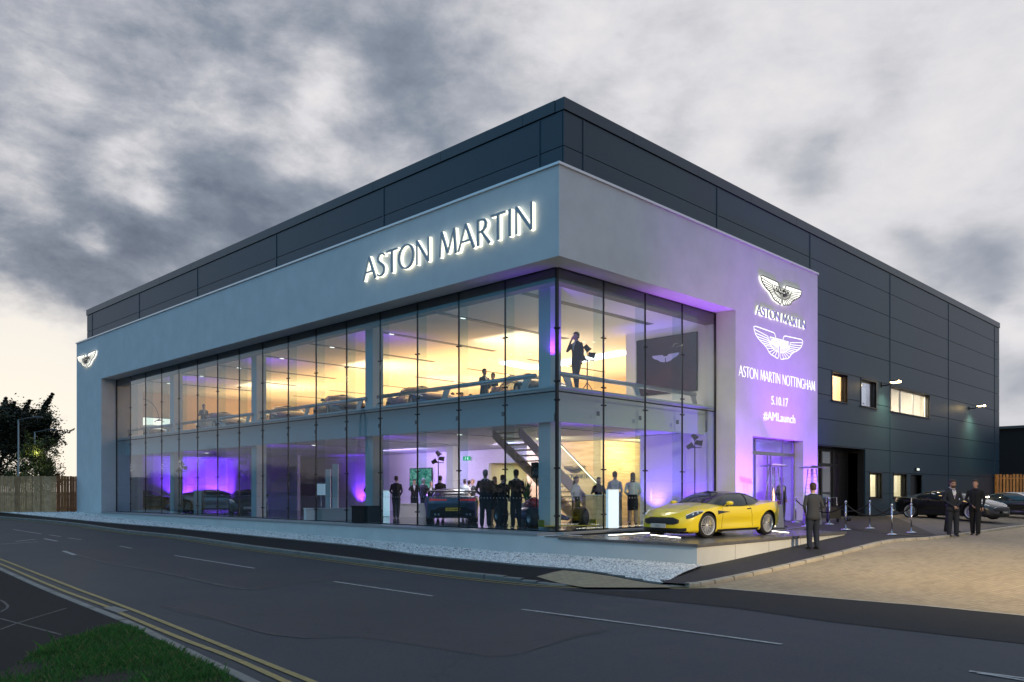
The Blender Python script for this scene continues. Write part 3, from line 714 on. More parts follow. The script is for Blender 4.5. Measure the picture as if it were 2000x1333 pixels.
for h in WIN: rs = subtract(rs, h)
for (u0, u1, v0, v1) in rs: mb.box(u0, u1, BB+.052, BB+.07, v0, v1)
mb.box(BA+.052, BA+.07, BB+.1, BE-.05, 8.9, 12.5); mb.box(BA+.07, BR-.1, BB+.1, BE-.05, 12.3, 12.45)
mb.box(BR-.1, BR-.06, BB+.1, BE-.05, -.4, 12.4); mb.box(BA+.1, BR-.1, BE-.1, BE-.05, -.4, 12.4)
mb.build('wall_backing', M['cladgap'], bld)
mb = MB()
edges_a = [17.76]+[21.1+k*3.75 for k in range(11)]+[62.33]; edges_b = [15.47]+[16.2+.9+k*3.8 for k in range(10)]+[54.93]
for i in range(len(edges_a)-1): mb.box(edges_a[i]+.006, edges_a[i+1]-.006, BB-.04, BB+.3, 12.235, BT)
for i in range(len(edges_b)-1): mb.box(BA-.04, BA+.3, max(edges_b[i], BB+.31)+.006, edges_b[i+1]-.006, 12.235, BT)
mb.build('coping', pbr('dark_coping', (.050, .068, .086), .35, .4), bld)
# vertical cover strips
class CS:
    def box(s, *a): m_ = MB(); m_.box(*a); m_.build('cover_strip', M['clad'], bld)
mb = CS()
for a in aj[1:-1]:
    z0 = 10.46 if a < 33 else (3.3 if a < 34 else -.3)
    for h in WIN:
        pass
    if 42 < a < 43: mb.box(a-.035, a+.035, BB-.02, BB+.01, 6.66, 12.2); mb.box(a-.035, a+.035, BB-.02, BB+.01, -.3, 5.25)
    else: mb.box(a-.035, a+.035, BB-.02, BB+.01, z0, 12.2)
for b in bj[1:-1]: mb.box(BA-.02, BA+.01, b-.035, b+.035, 10.46, 12.2)
# side windows
def window(a0, a1, z0, z1, panes=1, glow=(1, .78, .42), s=.75, blind=False):
    mb = MB(); t = .07; dp = .28
    mb.box(a0-.05, a1+.05, BB-.03, BB+.3, z1, z1+.06); mb.box(a0-.09, a1+.09, BB-.07, BB+.3, z0-.05, z0); mb.box(a0-.05, a0, BB-.02, BB+.3, z0, z1); mb.box(a1, a1+.05, BB-.02, BB+.3, z0, z1)
    f = mb.build('window_frame', M['frame'], bld)
    mb = MB(); wd = (a1-a0)/panes
    for k in range(panes):
        x0, x1 = a0+k*wd, a0+(k+1)*wd
        mb.box(x0, x0+t/2+.02, BB+.2, BB+.26, z0, z1); mb.box(x1-t/2-.02, x1, BB+.2, BB+.26, z0, z1); mb.box(x0+t/2+.02, x1-t/2-.02, BB+.2, BB+.26, z0, z0+t); mb.box(x0+t/2+.02, x1-t/2-.02, BB+.2, BB+.26, z1-t, z1)
    mb.build('sash', M['frame'] if panes == 1 else M['coping'], f)
    mb = MB(); mb.box(a0+.03, a1-.03, BB+.225, BB+.24, z0+.03, z1-.03); mb.build('pane', glassmat('window_glass', (.95, .96, .96), .03, .7), f)
    # lit room behind
    mb = MB(); mb.box(a0-.6, a1+1.5, BB+3, BB+3.1, z0-1, z1+.9); mb.box(a0-.6, a0-.5, BB+.35, BB+3, z0-1, z1+.9); mb.box(a1+1.5, a1+1.6, BB+.35, BB+3, z0-1, z1+.9); mb.box(a0-.6, a1+1.5, BB+.35, BB+3, z1+.9, z1+.95); mb.box(a0-.6, a1+1.5, BB+.35, BB+3, z0-1.05, z0-1)
    mb.build('room', M['inwhite'], f)
    if s: light('room_light', 'AREA', ((a0+a1)/2+.4, BB+1.6, z1+.8), s, glow, ((a0+a1)/2+.4, BB+1.6, 0), min(1.8, a1-a0+.8), 1.6, parent=f)
    return f
window(35.9, 37.5, 5.31, 6.56, 1, (1, .62, .26), 260)
w2 = window(39.1, 40.9, 5.31, 6.56, 1, (.75, .8, 1), 60)
window(42.8, 48.5, 5.31, 6.56, 3, (1, .82, .55), 800)
window(40.15, 41.6, .93, 2.15, 1, (1, .86, .5), 170); window(43.2, 45.0, .93, 2.15, 1, (1, .86, .5), 200)
# back door
mb = MB(); mb.box(45.65, 47.35, BB+.25, BB+.3, -.2, 2.15); d = mb.build('door', M['frame'], bld); mb = MB(); mb.tube([(45.85, BB+.19, .9), (45.85, BB+.19, 1.2)], .02, 6); mb.build('handle', M['steel'], d)
# recessed side entrance
mb = MB(); mb.box(33.64, 39.6, BB+.05, BB+.95, 3.26, 3.36); mb.box(39.55, 39.62, BB+.06, BB+.95, -.3, 3.26); mb.build('entrance_reveal', M['frame'], bld)
mb = MB(); y0 = BB+.85
for x in (33.7, 35.3, 36.6, 37.9, 39.25): mb.box(x-.08, x+.08, y0-.06, y0+.05, -.1, 3.26)
mb.box(33.7, 39.5, y0-.05, y0+.04, 2.42, 2.56); mb.box(33.7, 39.5, y0-.05, y0+.04, 3.12, 3.26); mb.box(33.7, 39.5, y0-.05, y0+.04, -.1, .1); mb.box(38.6, 39.55, y0-.055, y0+.03, -.1, 3.26)
f = mb.build('entrance_frame', M['frame'], bld)
mb = MB(); mb.box(33.8, 38.6, y0, y0+.012, 0, 3.1); mb.build('pane', M['glass'], f)
mb = MB(); mb.box(33.7, 39.4, y0+2.6, y0+2.7, -.1, 3.3); mb.box(33.7, 39.4, y0+.06, y0+2.6, 3.27, 3.3); mb.box(39.4, 39.5, y0+.06, y0+2.6, -.1, 3.27); mb.build('lobby_wall', pbr('lobby', (.35, .33, .34), .7), f)
light('lobby_light', 'AREA', (36, y0+1.6, 3.2), 14, (.75, .35, .9), (36, y0+1.6, 0), 3, 1.5, parent=f)
# main entrance glazing, door leaves and lobby behind
ey = FB+.42
mb = MB()
for x in (DA0+.03, DA0+.95, DA1-1.0, DA1-.03): mb.box(x-.03, x+.03, ey-.03, ey+.05, 0, DZ1)
mb.box(DA0, DA1, ey-.05, ey+.07, 2.68, 2.82); mb.box(DA0, DA1, ey-.03, ey+.05, DZ1-.05, DZ1)
for x in (30.0, 30.25): mb.box(x-.03, x+.03, ey-.05, ey-.01, 0, 2.68)
f = mb.build('entrance_frame', M['steel'], bld); light('lobby_violet', 'AREA', (30.2, 17.6, 3.25), 130, (.30, .08, 1), (30.2, 17.8, 0), 3.2, 1.8, parent=bld)
mb = MB(); mb.box(DA0+.05, DA0+.92, ey, ey+.012, 0, 2.66); mb.box(DA1-.97, DA1-.05, ey, ey+.012, 0, 2.66); mb.box(DA0+.05, DA1-.05, ey, ey+.012, 2.84, DZ1-.06); mb.build('pane', M['glass'], f)
for x0, x1 in ((DA0+.98, 30.1), (30.15, DA1-1.03)):
    mb = MB(); mb.box(x0, x1, ey+.025, ey+.04, 0.02, 2.64); mb.build('door_leaf', glassmat('door_glass', (.9, .92, .95), .03, .6), f)
mb = MB(); mb.box(DA0-.2, DA1+.2, ey-.42, 18.6, -.02, .02); mb.build('doormat', M['deck'], f)
mb = MB(); mb.box(DA0-.3, DA0-.2, GB+.4, 19.2, 0, 3.4); mb.box(DA1+.2, DA1+.3, GB+.4, 19.2, 0, 3.4); mb.box(DA0-.3, DA1+.3, GB+.36, 19.2, 3.34, 3.4); mb.build('lobby_wall', M['inwhite'], f)
# staircase
st = MB(); a_top, a_bot, b0, b1 = 19.6, 25.9, 20.35, 21.75; n = 22; run = (a_bot-a_top)/n; rise = (SZ1-INZ)/n
zt = lambda a: INZ+(a_bot-a)/(a_bot-a_top)*(SZ1-INZ)
for k in range(1, 18):
    a = a_bot-k*run; st.box(a-.02, a+run+.03, b0+.05, b1-.05, INZ+k*rise-.04, INZ+k*rise)
stair = st.build('staircase', pbr('oak_tread', (.55, .42, .26), .5), bld)
sg = MB()
a1 = a_bot-17.2*run
for b in (b0, b1-.05):
    pts = [(a_bot+.1, INZ), (a_bot+.1, INZ+.18), (a1, zt(a1)+.12), (a1, zt(a1)-.22), (a_bot-.5, INZ)]
    sg.prism(pts, b, b+.05)
sg.build('stringer', pbr('stringer_tan', (.62, .54, .42), .6), stair)
for b in (b0-.01, b1-.01):
    mb = MB(); mb.prism([(a_bot+.1, INZ+.18), (a_bot+.1, INZ+1.05), (a1, zt(a1)+1.0), (a1, zt(a1)+.12)], b, b+.012); mb.build('balustrade_glass', glassmat('fin_glass'), stair)
    mb = MB(); mb.tube([(a_bot+.1, b, INZ+1.07), (a1, b, zt(a1)+1.02)], .03, 8); h = mb.build('handrail', M['steel'], stair)
    mb = MB(); mb.box(-.001, .001, 0, 0, 0, 0); mb = MB(); mb.tube([(a_bot+.1, b, INZ+1.03), (a1, b, zt(a1)+.98)], .014, 6); mb.build('handrail_light', emis('rail_led', (1, .82, .45), 6), stair)
# opaque floor-level back-of-house so no light leaks
mb = MB(); mb.box(XE, XE+.1, 16.5, YE+.3, -.2, 12.3); mb.box(36, 44, 19.6, 20.2, SZ1, CZ); mb.build('rear_wall', M['cladgap'], bld)
mb = MB(); mb.box(37, 37.1, 19, 24, INZ, SZ0+.1); mb.box(30.2, 37, 26.7, 26.8, INZ, SZ0+.1); mb.build('partition', M['inwhite'], bld)
# ================================================================== writing strokes
def arc(cx, cy, rx, ry, a0, a1, n=14, w=None, thin=.05, thick=.12):
    out = []
    for k in range(n+1):
        t = R(a0+(a1-a0)*k/n); ww = thin+(thick-thin)*abs(cos(t))**1.2 if w is None else w
        out.append((cx+rx*cos(t), cy+ry*sin(t), ww))
    return out
K, T = .115, .06
GLY = {
 'A': (.86, [[(.02, 0, T), (.40, 1, T)], [(.38, 1, K), (.80, 0, K*1.05)], [(.16, .34, T), (.66, .34, T)]]),
 'S': (.60, [[(.50, .86, .07), (.42, .95, .07), (.30, .975, .065), (.17, .93, .08), (.10, .80, .10), (.13, .66, .115), (.28, .54, .12), (.42, .43, .12), (.49, .29, .11), (.46, .13, .09), (.33, .03, .07), (.19, .02, .065), (.05, .10, .07)]]),
 'T': (.72, [[(.36, 0, K), (.36, .97, K)], [(.03, .965, .075), (.69, .965, .075)]]),
 'O': (.98, [arc(.49, .49, .42, .49, 0, 360, 28, thin=.06, thick=.12)]),
 'N': (.88, [[(.12, 0, T), (.12, 1, T)], [(.11, .98, K), (.76, .03, K)], [(.76, .02, T), (.76, 1, T)]]),
 'M': (1.02, [[(.08, 0, T), (.17, 1, T)], [(.17, 1, K), (.50, .10, K)], [(.50, .10, T), (.83, 1, T)], [(.82, 1, K), (.92, 0, K*1.05)]]),
 'R': (.72, [[(.14, 0, K), (.14, 1, K)], [(.14, .955, .065), (.30, .965, .07), (.45, .92, .10), (.52, .80, .12), (.50, .66, .12), (.40, .55, .09), (.28, .51, .065), (.14, .50, .06)], [(.30, .52, .09), (.68, .0, .12)]]),
 'I': (.34, [[(.17, 0, K), (.17, 1, K)]]),
 'G': (.90, [arc(.49, .49, .42, .49, 50, 310, 22, thin=.06, thick=.12)[:], [(.76, .12, .09), (.76, .42, .10)], [(.56, .42, .055), (.80, .42, .055)]]),
 'H': (.90, [[(.14, 0, K), (.14, 1, K)], [(.76, 0, K), (.76, 1, K)], [(.14, .53, T), (.76, .53, T)]]),
 ' ': (.42, []),
}
def stroke(mb, pts, grow, d0, d1, mat, mi=0):
    closed = len(pts) > 4 and abs(pts[0][0]-pts[-1][0])+abs(pts[0][1]-pts[-1][1]) < 1e-4
    P = [Vector((x, 0, z)) for x, z, _ in pts]; Wd = [p[2]/2+grow for p in pts]; n = len(P)
    if not closed and grow:
        P[0] = P[0]+(P[0]-P[1]).normalized()*grow; P[-1] = P[-1]+(P[-1]-P[-2]).normalized()*grow
    L = []; Rr = []
    for i in range(n):
        if closed: t = P[(i+1) % n if i < n-1 else 1]-P[i-1 if i > 0 else n-2]
        else: t = P[min(i+1, n-1)]-P[max(i-1, 0)]
        t.normalize(); q = Vector((-t.z, 0, t.x)); L.append(P[i]+q*Wd[i]); Rr.append(P[i]-q*Wd[i])
    v = []
    for y in (d0, d1):
        for i in range(n): v.append(mat @ Vector((L[i].x, y, L[i].z))); v.append(mat @ Vector((Rr[i].x, y, Rr[i].z)))
    f = []; o = 2*n
    for i in range(n-1):
        a, b, c, d = 2*i, 2*i+1, 2*i+3, 2*i+2
        f += [(a, d, c, b), (a+o, b+o, c+o, d+o), (a, a+o, d+o, d), (b, c, c+o, b+o)]
    if not closed: f += [(0, 1, 1+o, o), (2*n-2, 2*n-2+o, 2*n-1+o, 2*n-1)]
    mb.add(v, f, mi)
def text_width(s): return sum(GLY[c][0] for c in s)
def letters(s, h, width, d0, d1, mat, grow=0.0, mi=0):
    "mat maps (x right, y out of the wall toward -y, z up); returns one MB per letter"
    sx = width/(text_width(s)*h); x = 0; out = []
    for c in s:
        if c != ' ':
            mb = MB()
            for k, st in enumerate(GLY[c][1]):
                pts = [((x+p[0])*h*sx, p[1]*h, p[2]*h*min(1, sx*1.05)) for p in st]
                stroke(mb, pts, grow, d0-k*.0012, d1+k*.0012, mat, mi)
            out.append((c, mb))
        x += GLY[c][0]
    return out
def wall_mat(origin, right, out):
    r = Vector(right); o = Vector(out); m = Matrix.Identity(4)
    m.col[0][:3] = r; m.col[1][:3] = -o; m.col[2][:3] = (0, 0, 1); m.col[3][:3] = origin
    return m
MLET = pbr('letter_face', (.40, .46, .52), .5, .0); MLED = emis('letter_halo', (1, 1, .80), 1.9)
def lit_sign(name, s, h, width, origin, right, out, label, standoff=.09):
    root = empty(name, origin, 0, label, 'sign')
    mt = wall_mat((0, 0, 0), right, out)
    A = letters(s, h, width, -standoff-.05, -standoff, mt); B = letters(s, h, width, -standoff+.004, -.02, mt, grow=h*.010)
    for (c, a), (_, b) in zip(A, B):
        lo = a.build('letter', MLET, root); b.build('letter_light', MLED, lo)
    return root
# wings: outline, feathers and banner in a unit frame (width 2)
HALF = [(0.035, .10), (.12, .10), (.19, .25), (.24, .27), (.93, .30), (1.0, .27), (.98, .19), (.93, .10), (.84, .02), (.72, -.05), (.60, -.10), (.50, -.17), (.42, -.26), (.34, -.31), (.23, -.33), (.13, -.36), (.06, -.37), (.03, -.30), (.035, .10)]
def wing(mb_line, mb_fill, mt, s, lw, d_fill, d_line, banner_txt=None, mb_txt=None):
    ZK = .74
    def P(x, z, wd=None): return (x*s, z*s*ZK, lw if wd is None else wd)
    for sg in (-1, 1):
        hp = [(x*sg, z) for x, z in HALF]
        if mb_fill is not None:
            mb_fill.prism([(x*s, z*s*ZK) for x, z in (hp[:-1] if sg > 0 else hp[:-1][::-1])], d_fill[0], d_fill[1], mt)
        k = 0
        stroke(mb_line, [P(x, z) for x, z in hp], 0, d_line[0], d_line[1], mt)
        cx, cz = 0.0, .16
        prev = None; inner = []
        for k in range(11):
            t = R(-4-8.2*k); r0 = .46-.05*k/10
            inner.append((sg*(cx+r0*cos(t)), cz+.86*r0*sin(t)))
        stroke(mb_line, [P(x, z, lw*.9) for x, z in inner], 0, d_line[0]-.001, d_line[1], mt)
        tips = [(.985, .22), (.95, .13), (.88, .055), (.79, -.01), (.68, -.07), (.58, -.115), (.49, -.18), (.41, -.265), (.31, -.315), (.19, -.345)]
        for k, tp in enumerate(tips):
            i0 = inner[min(k, 10)]
            stroke(mb_line, [P(i0[0], i0[1], lw*.7), P(sg*tp[0], tp[1], lw*.7)], 0, d_line[0]-.002, d_line[1], mt)
        for k in range(8):
            t = R(-18-9.5*k); i0 = inner[min(10, k+2)]
            stroke(mb_line, [P(sg*.13*cos(t)+sg*.02, .04+.06*sin(t)-.02, lw*.6), P(i0[0], i0[1], lw*.6)], 0, d_line[0]-.003, d_line[1], mt)
    bx = [(-.38, -.02), (.38, -.02), (.38, .13), (-.38, .13), (-.38, -.02)]
    if mb_fill is not None: mb_fill.prism([(x*s, z*s*ZK) for x, z in bx[:-1]], d_fill[0]-.006, d_fill[1], mt)
    stroke(mb_line, [P(x, z, lw*.9) for x, z in bx], 0, d_line[0]-.009, d_line[1], mt)
    if mb_txt is not None:
        for c, m in letters('ASTON MARTIN', .07*s, .66*s, d_line[0]-.010, d_line[1], mt @ Matrix.Translation((-.33*s, 0, .006*s))): mb_txt.add(m.v, m.f)
MFACE = emis('emblem_face', (1, 1, .90), 1.5)
def emblem(name, s, origin, right, out, label, lw=.034):
    root = empty(name, origin, 0, label, 'sign'); mt = wall_mat((0, 0, 0), right, out)
    ln, fl, tx = MB(), MB(), MB(); wing(ln, fl, mt, s, lw, (-.10, -.02), (-.115, -.09), True, tx)
    fl.build('illuminated_face', MFACE, root, recalc=True); ln.build('outline', M['black'], root); tx.build('lettering', M['black'], root); return root
# big sign on the left fascia: from px 716 to 1050
def on_left(px, py, a=FA):
    r = (px-1000)/FPX; d = a/(sS+cS*r); return Vector((a, d*(cS-sS*r), EYE+(960-py)*d/FPX))
def on_right(px, py, b=FB):
    r = (px-1000)/FPX; d = b/(cS-sS*r); return Vector((d*(sS+cS*r), b, EYE+(960-py)*d/FPX))
p0 = on_left(716, 549); p1 = on_left(1050, 452.5)
zb = (p0.z+p1.z)/2; hh = on_left(1045, 397).z-zb
print('SIGN', p0, p1, hh)
lit_sign('facade_sign', 'ASTON MARTIN', hh, p0.y-p1.y, (FA, p0.y, zb), (0, -1, 0), (-1, 0, 0), 'long halo lit metal lettering on the left white fascia', .12)
q = on_left(172, 703); emblem('winged_emblem', (on_left(155, 700).y-on_left(191, 700).y)/2, (FA, q.y, q.z), (0, -1, 0), (-1, 0, 0), 'small lit winged badge at the far left end of the fascia')
q0 = on_right(1481, 560); q1 = on_right(1561, 590); sc = (q1.x-q0.x)/2
emblem('winged_emblem', sc, ((q0.x+q1.x)/2, FB, on_right(1520, 572).z), (1, 0, 0), (0, -1, 0), 'lit winged badge above small lettering, topmost sign on the purple pillar')
q0 = on_right(1474, 613); q1 = on_right(1570, 643); hz = on_right(1474, 597).z-q0.z
lit_sign('pillar_sign', 'ASTON MARTIN', hz*1.08, q1.x-q0.x, (q0.x, FB, (q0.z+q1.z)/2-.02), (1, 0, 0), (0, -1, 0), 'small halo lit lettering under the lit badge on the pillar', .06)
MPROJ = emis('projection_glow', (.93, .95, 1.0), 1.7)  # emission imitates a projector's light on the wall
def text_obj(s, size, mt, mat, name, parent=None, thick=.004, xs=1.0, bold=0.0, align='LEFT'):
    cu = bpy.data.curves.new(name, 'FONT'); cu.body = s; cu.size = size; cu.extrude = thick/2; cu.offset = bold; cu.align_x = align; cu.resolution_u = 3
    t = bpy.data.objects.new(name, cu); C.objects.link(t); dg = bpy.context.evaluated_depsgraph_get()
    me = bpy.data.meshes.new_from_object(t.evaluated_get(dg)); bpy.data.objects.remove(t)
    rot = Matrix(((xs, 0, 0, 0), (0, 0, -1, 0), (0, 1, 0, 0), (0, 0, 0, 1)))
    me.transform(mt @ rot); me.materials.clear(); me.materials.append(mat)
    o = bpy.data.objects.new(name, me); C.objects.link(o)
    if parent: o.parent = parent
    return o
# glowing letter meshes in place of light thrown by a projector
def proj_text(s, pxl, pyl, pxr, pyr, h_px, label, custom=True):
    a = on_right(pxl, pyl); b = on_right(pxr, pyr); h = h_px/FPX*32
    root = empty('glow_lettering', (a.x, FB, (a.z+b.z)/2), 0, label, 'projection'); mt = wall_mat((0, 0, 0), (1, 0, 0), (0, -1, 0))
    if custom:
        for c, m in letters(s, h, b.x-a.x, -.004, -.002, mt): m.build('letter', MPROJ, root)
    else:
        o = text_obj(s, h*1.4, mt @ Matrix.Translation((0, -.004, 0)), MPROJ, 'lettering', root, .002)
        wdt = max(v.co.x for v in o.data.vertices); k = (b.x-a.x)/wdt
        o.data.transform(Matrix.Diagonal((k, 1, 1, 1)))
proj_text('ASTON MARTIN NOTTINGHAM', 1443, 735, 1592, 764, 20, 'long line of glowing lettering standing in for projected light below the glowing wings')
proj_text('5.10.17', 1506, 790, 1539, 795, 17, 'glowing date standing in for projected light on the purple pillar', False)
proj_text('#AMLaunch', 1491, 819, 1553, 828, 17, 'glowing hashtag standing in for projected light above the main door', False)
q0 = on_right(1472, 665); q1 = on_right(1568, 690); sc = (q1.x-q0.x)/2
root = empty('glow_emblem', ((q0.x+q1.x)/2, FB, on_right(1520, 673).z), 0, 'glowing winged outline standing in for projected light in the middle of the pillar', 'projection')
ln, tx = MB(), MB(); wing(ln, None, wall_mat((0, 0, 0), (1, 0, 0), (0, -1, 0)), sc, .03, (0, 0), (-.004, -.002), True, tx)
ln.build('outline', MPROJ, root); tx.build('lettering', MPROJ, root)  # wing lines glow themselves in place of projected light
# ================================================================== PODIUM
pod = empty('display_podium', (0, 0, 0), 0, 'low pale display podium with dark slate top at the building corner', 'podium')
PE = 25.77
mb = MB(); mb.box(PXA, PE, PB0, FB-.002, -1.1, -.07); mb.box(PE, 33.6, 12.9, FB-.002, -1.1, -.07); mb.build('podium_wall', M['plinth'], pod)
mb = MB(); mb.box(PXA-.05, PE+.04, PB0-.05, FB-.003, -.07, .0); mb.box(PE+.04, 33.6, 12.88, FB-.003, -.07, .0); mb.box(PXA-.02, GA+.0, FB+.001, GB-.28, -.02, .0)
mb.build('deck', M['deck'], pod)
mb = MB()
for x in (19.0, 20.8, 22.7, 24.6): mb.box(x-.006, x+.006, PB0-.001, PB0+.01, -1.0, -.075)
mb.build('panel_joint', M['cladgap'], pod)
LEDM = emis('floor_led', (1, .93, .76), 9)
for i, (x0, x1, y, y1) in enumerate(((18.35, 20.3, 14.3, 14.3), (20.9, 22.7, 14.3, 14.3), (23.2, 25.2, 14.3, 14.3), (23.3, 24.2, 11.4, 12.6), (18.7, 19.4, 12.2, 13.6))):
    lb = ['behind the yellow car near the glass corner', 'behind the yellow car between its wheels', 'behind the yellow car beside its tail', 'on the deck just behind the rear wheel of the yellow car', 'under the nose of the yellow car'][i]
    r = empty('floor_light', (x0, y, 0), math.atan2(y1-y, x1-x0), 'white linear floor light '+lb, 'floor light', 'linear floor lights on the podium'); L = math.hypot(x1-x0, y1-y)
    mb = MB(); mb.box(0, L, -.05, .05, 0.0, .03); mb.build('housing', M['steel'], r); mb = MB(); mb.box(.02, L-.02, -.04, .04, .031, .036); mb.build('diffuser', LEDM, r)
# ================================================================== SITE: fences, far building, street lamps
def fence(p0, p1, h, label, mats, gap=.0, wdt=.11, z0=None):
    v = (p1-p0); v.z = 0; L = v.length; u = v.normalized(); nrm = Vector((-u.y, u.x, 0)); ang = math.atan2(u.y, u.x)
    root = empty('wooden_fence', p0, ang, label, 'fence'); n = int(L/(wdt+gap))
    mb = MB()
    for i in range(n):
        x = i*(wdt+gap); hz = h+random.uniform(-.03, .03); off = random.uniform(0, .02)
        P = p0+u*x; z = GZ(P.x, P.y)-p0.z-.02
        mb.box(x+.004, x+wdt-.004, off-.012, off+.012, z, hz, random.randrange(len(mats)))
    mb.build('boards', mats, root)
    mb = MB()
    for z in (.3, h*.5, h-.3): mb.box(0, L, .04, .09, z, z+.09)
    mb.build('rail', mats[0], root); x = 0
    for k in range(int(L/2.4)+1):
        mb = MB(); mb.box(k*2.4, k*2.4+.1, .09, .19, -.4, h+.02); mb.build('fence_post', mats[0], root)
    return root
wd1 = [pbr('weathered_board', (.56, .36, .18), .85, var=.35, vs_=2.4), pbr('weathered_board_b', (.40, .26, .13), .85, var=.3, vs_=3), pbr('weathered_board_c', (.58, .40, .22), .85, var=.3, vs_=3)]
wd2 = [pbr('brown_board', (.36, .15, .05), .8, var=.3, vs_=3), pbr('brown_board_b', (.28, .11, .04), .8, var=.3, vs_=3)]
pA = W(-160, 47); pB = W(113, 50); pC = Vector((17.3, 55.0, 0))
for p in (pA, pB, pC): p.z = GZ(p.x, p.y)
hgt = EYE+31*50/FPX-pB.z
pA.z = pB.z; 
fence(pA, pB, hgt-.05, 'weathered grey brown board fence at the left beside the road', wd1)
fence(pB, pC, hgt-.02, 'short warm brown fence panel between the grey fence and the white pier', wd2, gap=.012, wdt=.16)
pD = W(1946, 54); pE = W(2120, 54); pD.z = pE.z = -.2
fence(pD, pE, EYE+33*54/FPX+.2, 'orange brown slatted fence at the right behind the black cars', [pbr('orange_board', (.50, .24, .07), .75, var=.25, vs_=3), pbr('orange_board_b', (.42, .19, .055), .75, var=.25, vs_=3)], gap=.07, wdt=.15)
fb = empty('warehouse', (0, 0, 0), 0, 'dark flat roofed shed beyond the right hand fence', 'building')
mb = MB(); mb.box(72, 110, 6, 40, -.3, 6.1); mb.build('wall', pbr('dark_shed', (.008, .01, .013), .6), fb); mb = MB(); mb.box(71.8, 110.2, 5.8, 40.2, 6.1, 6.3); mb.build('roof', M['slot'], fb)
def street_lamp(p, h, ang, arm, label, head_on=None):
    root = empty('street_lamp', p, ang, label, 'street lamp', None)
    mb = MB(); mb.tube([(0, 0, -.3), (0, 0, 1.2), (0, 0, 1.25), (0, 0, h)], [.09, .09, .06, .045], 10); mb.build('pole', pbr('galvanised', (.30, .32, .33), .5, .6), root)
    mb = MB(); mb.tube([(0, 0, h-.05), (arm*.5, 0, h+.1), (arm, 0, h+.2)], .035, 8); mb.build('arm', M['slot'], root)
    mb = MB(); mb.box(arm-.1, arm+.55, -.12, .12, h+.13, h+.26); hd = mb.build('lamp_head', M['slot'], root, bevel=.03)
    if head_on:
        mb = MB(); mb.box(arm-.05, arm+.5, -.1, .1, h+.11, h+.128); mb.build('lamp_lens', emis('street_lens', (1, .75, .4), 20), hd)
    return root
p = W(36, 60); street_lamp((p.x, p.y, GZ(p.x, p.y)), EYE+140*60/FPX-GZ(p.x, p.y), -TH+.1, 1.1, 'nearer of the two street lamps before the big tree, left one')
p = W(68, 66); street_lamp((p.x, p.y, GZ(p.x, p.y)), EYE+116*66/FPX-GZ(p.x, p.y), -TH+.15, 1.1, 'farther street lamp, right of the other before the small lit tree')
# yard lamp beyond the right edge of the frame that washes the paving
yl = street_lamp((11.6, -7.6, -.6), 8.2, R(60), 1.0, 'tall roadside lamp washing the tan paving with warm light', True)
light('yard_lamp_light', 'SPOT', (12.2, -6.6, 7.5), 9500, (1, .72, .38), (22.5, 1.0, 0), spot=92, blend=.75, radius=.2)
light('yard_lamp_light', 'SPOT', (12.2, -6.6, 7.55), 9000, (1, .80, .52), (22.5, 10.7, -.3), spot=36, blend=.9, radius=.2)
# wall lamps on the dark side
def wall_lamp(a, z, label, e):
    root = empty('wall_lamp', (a, BB, z), 0, label, 'wall lamp', 'lamps on the dark side wall')
    mb = MB(); mb.box(-.08, .08, -.05, 0, -.1, .1); mb.tube([(0, -.05, -.02), (0, -.3, -.03), (0, -.5, .10)], .03, 8); mb.build('bracket', M['black'], root)
    mb = MB(); mb.box(-.2, .2, -.85, -.45, .1, .16); hd = mb.build('lamp_head', M['black'], root, bevel=.02)
    mb = MB(); mb.box(-.17, .17, -.82, -.48, .07, .099); mb.box(-.17, .17, -.865, -.852, .06, .15); mb.build('lamp_lens', emis('flood_lens', (1, .72, .30), 28), hd)
    light('flood', 'SPOT', (a, BB-.66, z+.05), e, (1, .70, .34), (a+.4, BB-2.0, z-5), spot=150, blend=.7, radius=.12, parent=None)
wall_lamp(41.6, 6.50, 'left bright floodlight on an arm above the triple window', 900)
wall_lamp(55.7, 6.38, 'right floodlight near the far end of the dark wall', 1100)
er = empty('exit_light', (46.5, BB, 2.42), 0, 'small white lit box above the dark back door', 'light'); mb = MB(); mb.box(-.22, .22, -.08, 0, -.06, .1); mb.build('housing', M['black'], er); mb = MB(); mb.box(-.17, .17, -.10, -.082, -.04, .08); mb.build('lens', emis('exit_white', (.9, 1, .9), 1.1), er)
# violet wash lights on the pillar
for (x, y, tx, tz, e, lb) in ((27.35, 13.6, 27.5, 4.5, 1150, 'left of the main door'), (33.1, 13.6, 33.0, 4.5, 1050, 'right of the main door')):
    r = empty('wash_light', (x, y, 0), 0, 'violet uplighter standing on the deck '+lb, 'uplighter', 'violet uplighters by the entrance')
    mb = MB(); mb.box(-.13, .13, -.1, .1, 0, .05); mb.build('base', M['black'], r); mb = MB(); mb.lathe([(.001, .06), (.1, .06), (.12, .24), (.11, .24), (.001, .235)], 14, mat=Matrix.Rotation(R(-20), 4, 'X')); mb.build('lamp_head', M['black'], r)
    light('violet_spot', 'SPOT', (x, y, .32), e, VIO, (tx, FB, tz), spot=100, blend=.9, radius=.06)
    light('violet_spot', 'SPOT', (x, y+1.0, .15), 70, (.55, .6, 1), (tx, FB, 1.6), spot=90, blend=.9, radius=.05)
light('violet_spot', 'SPOT', (30.2, 11.0, .4), 2300, (.34, .05, 1.0), (30.5, FB, 7.2), spot=65, blend=.9, radius=.08)
light('violet_spot', 'SPOT', (24, 13.2, .4), 1500, (.5, .12, 1.0), (24.6, 15.5, 7.84), spot=50, blend=1, radius=.1)
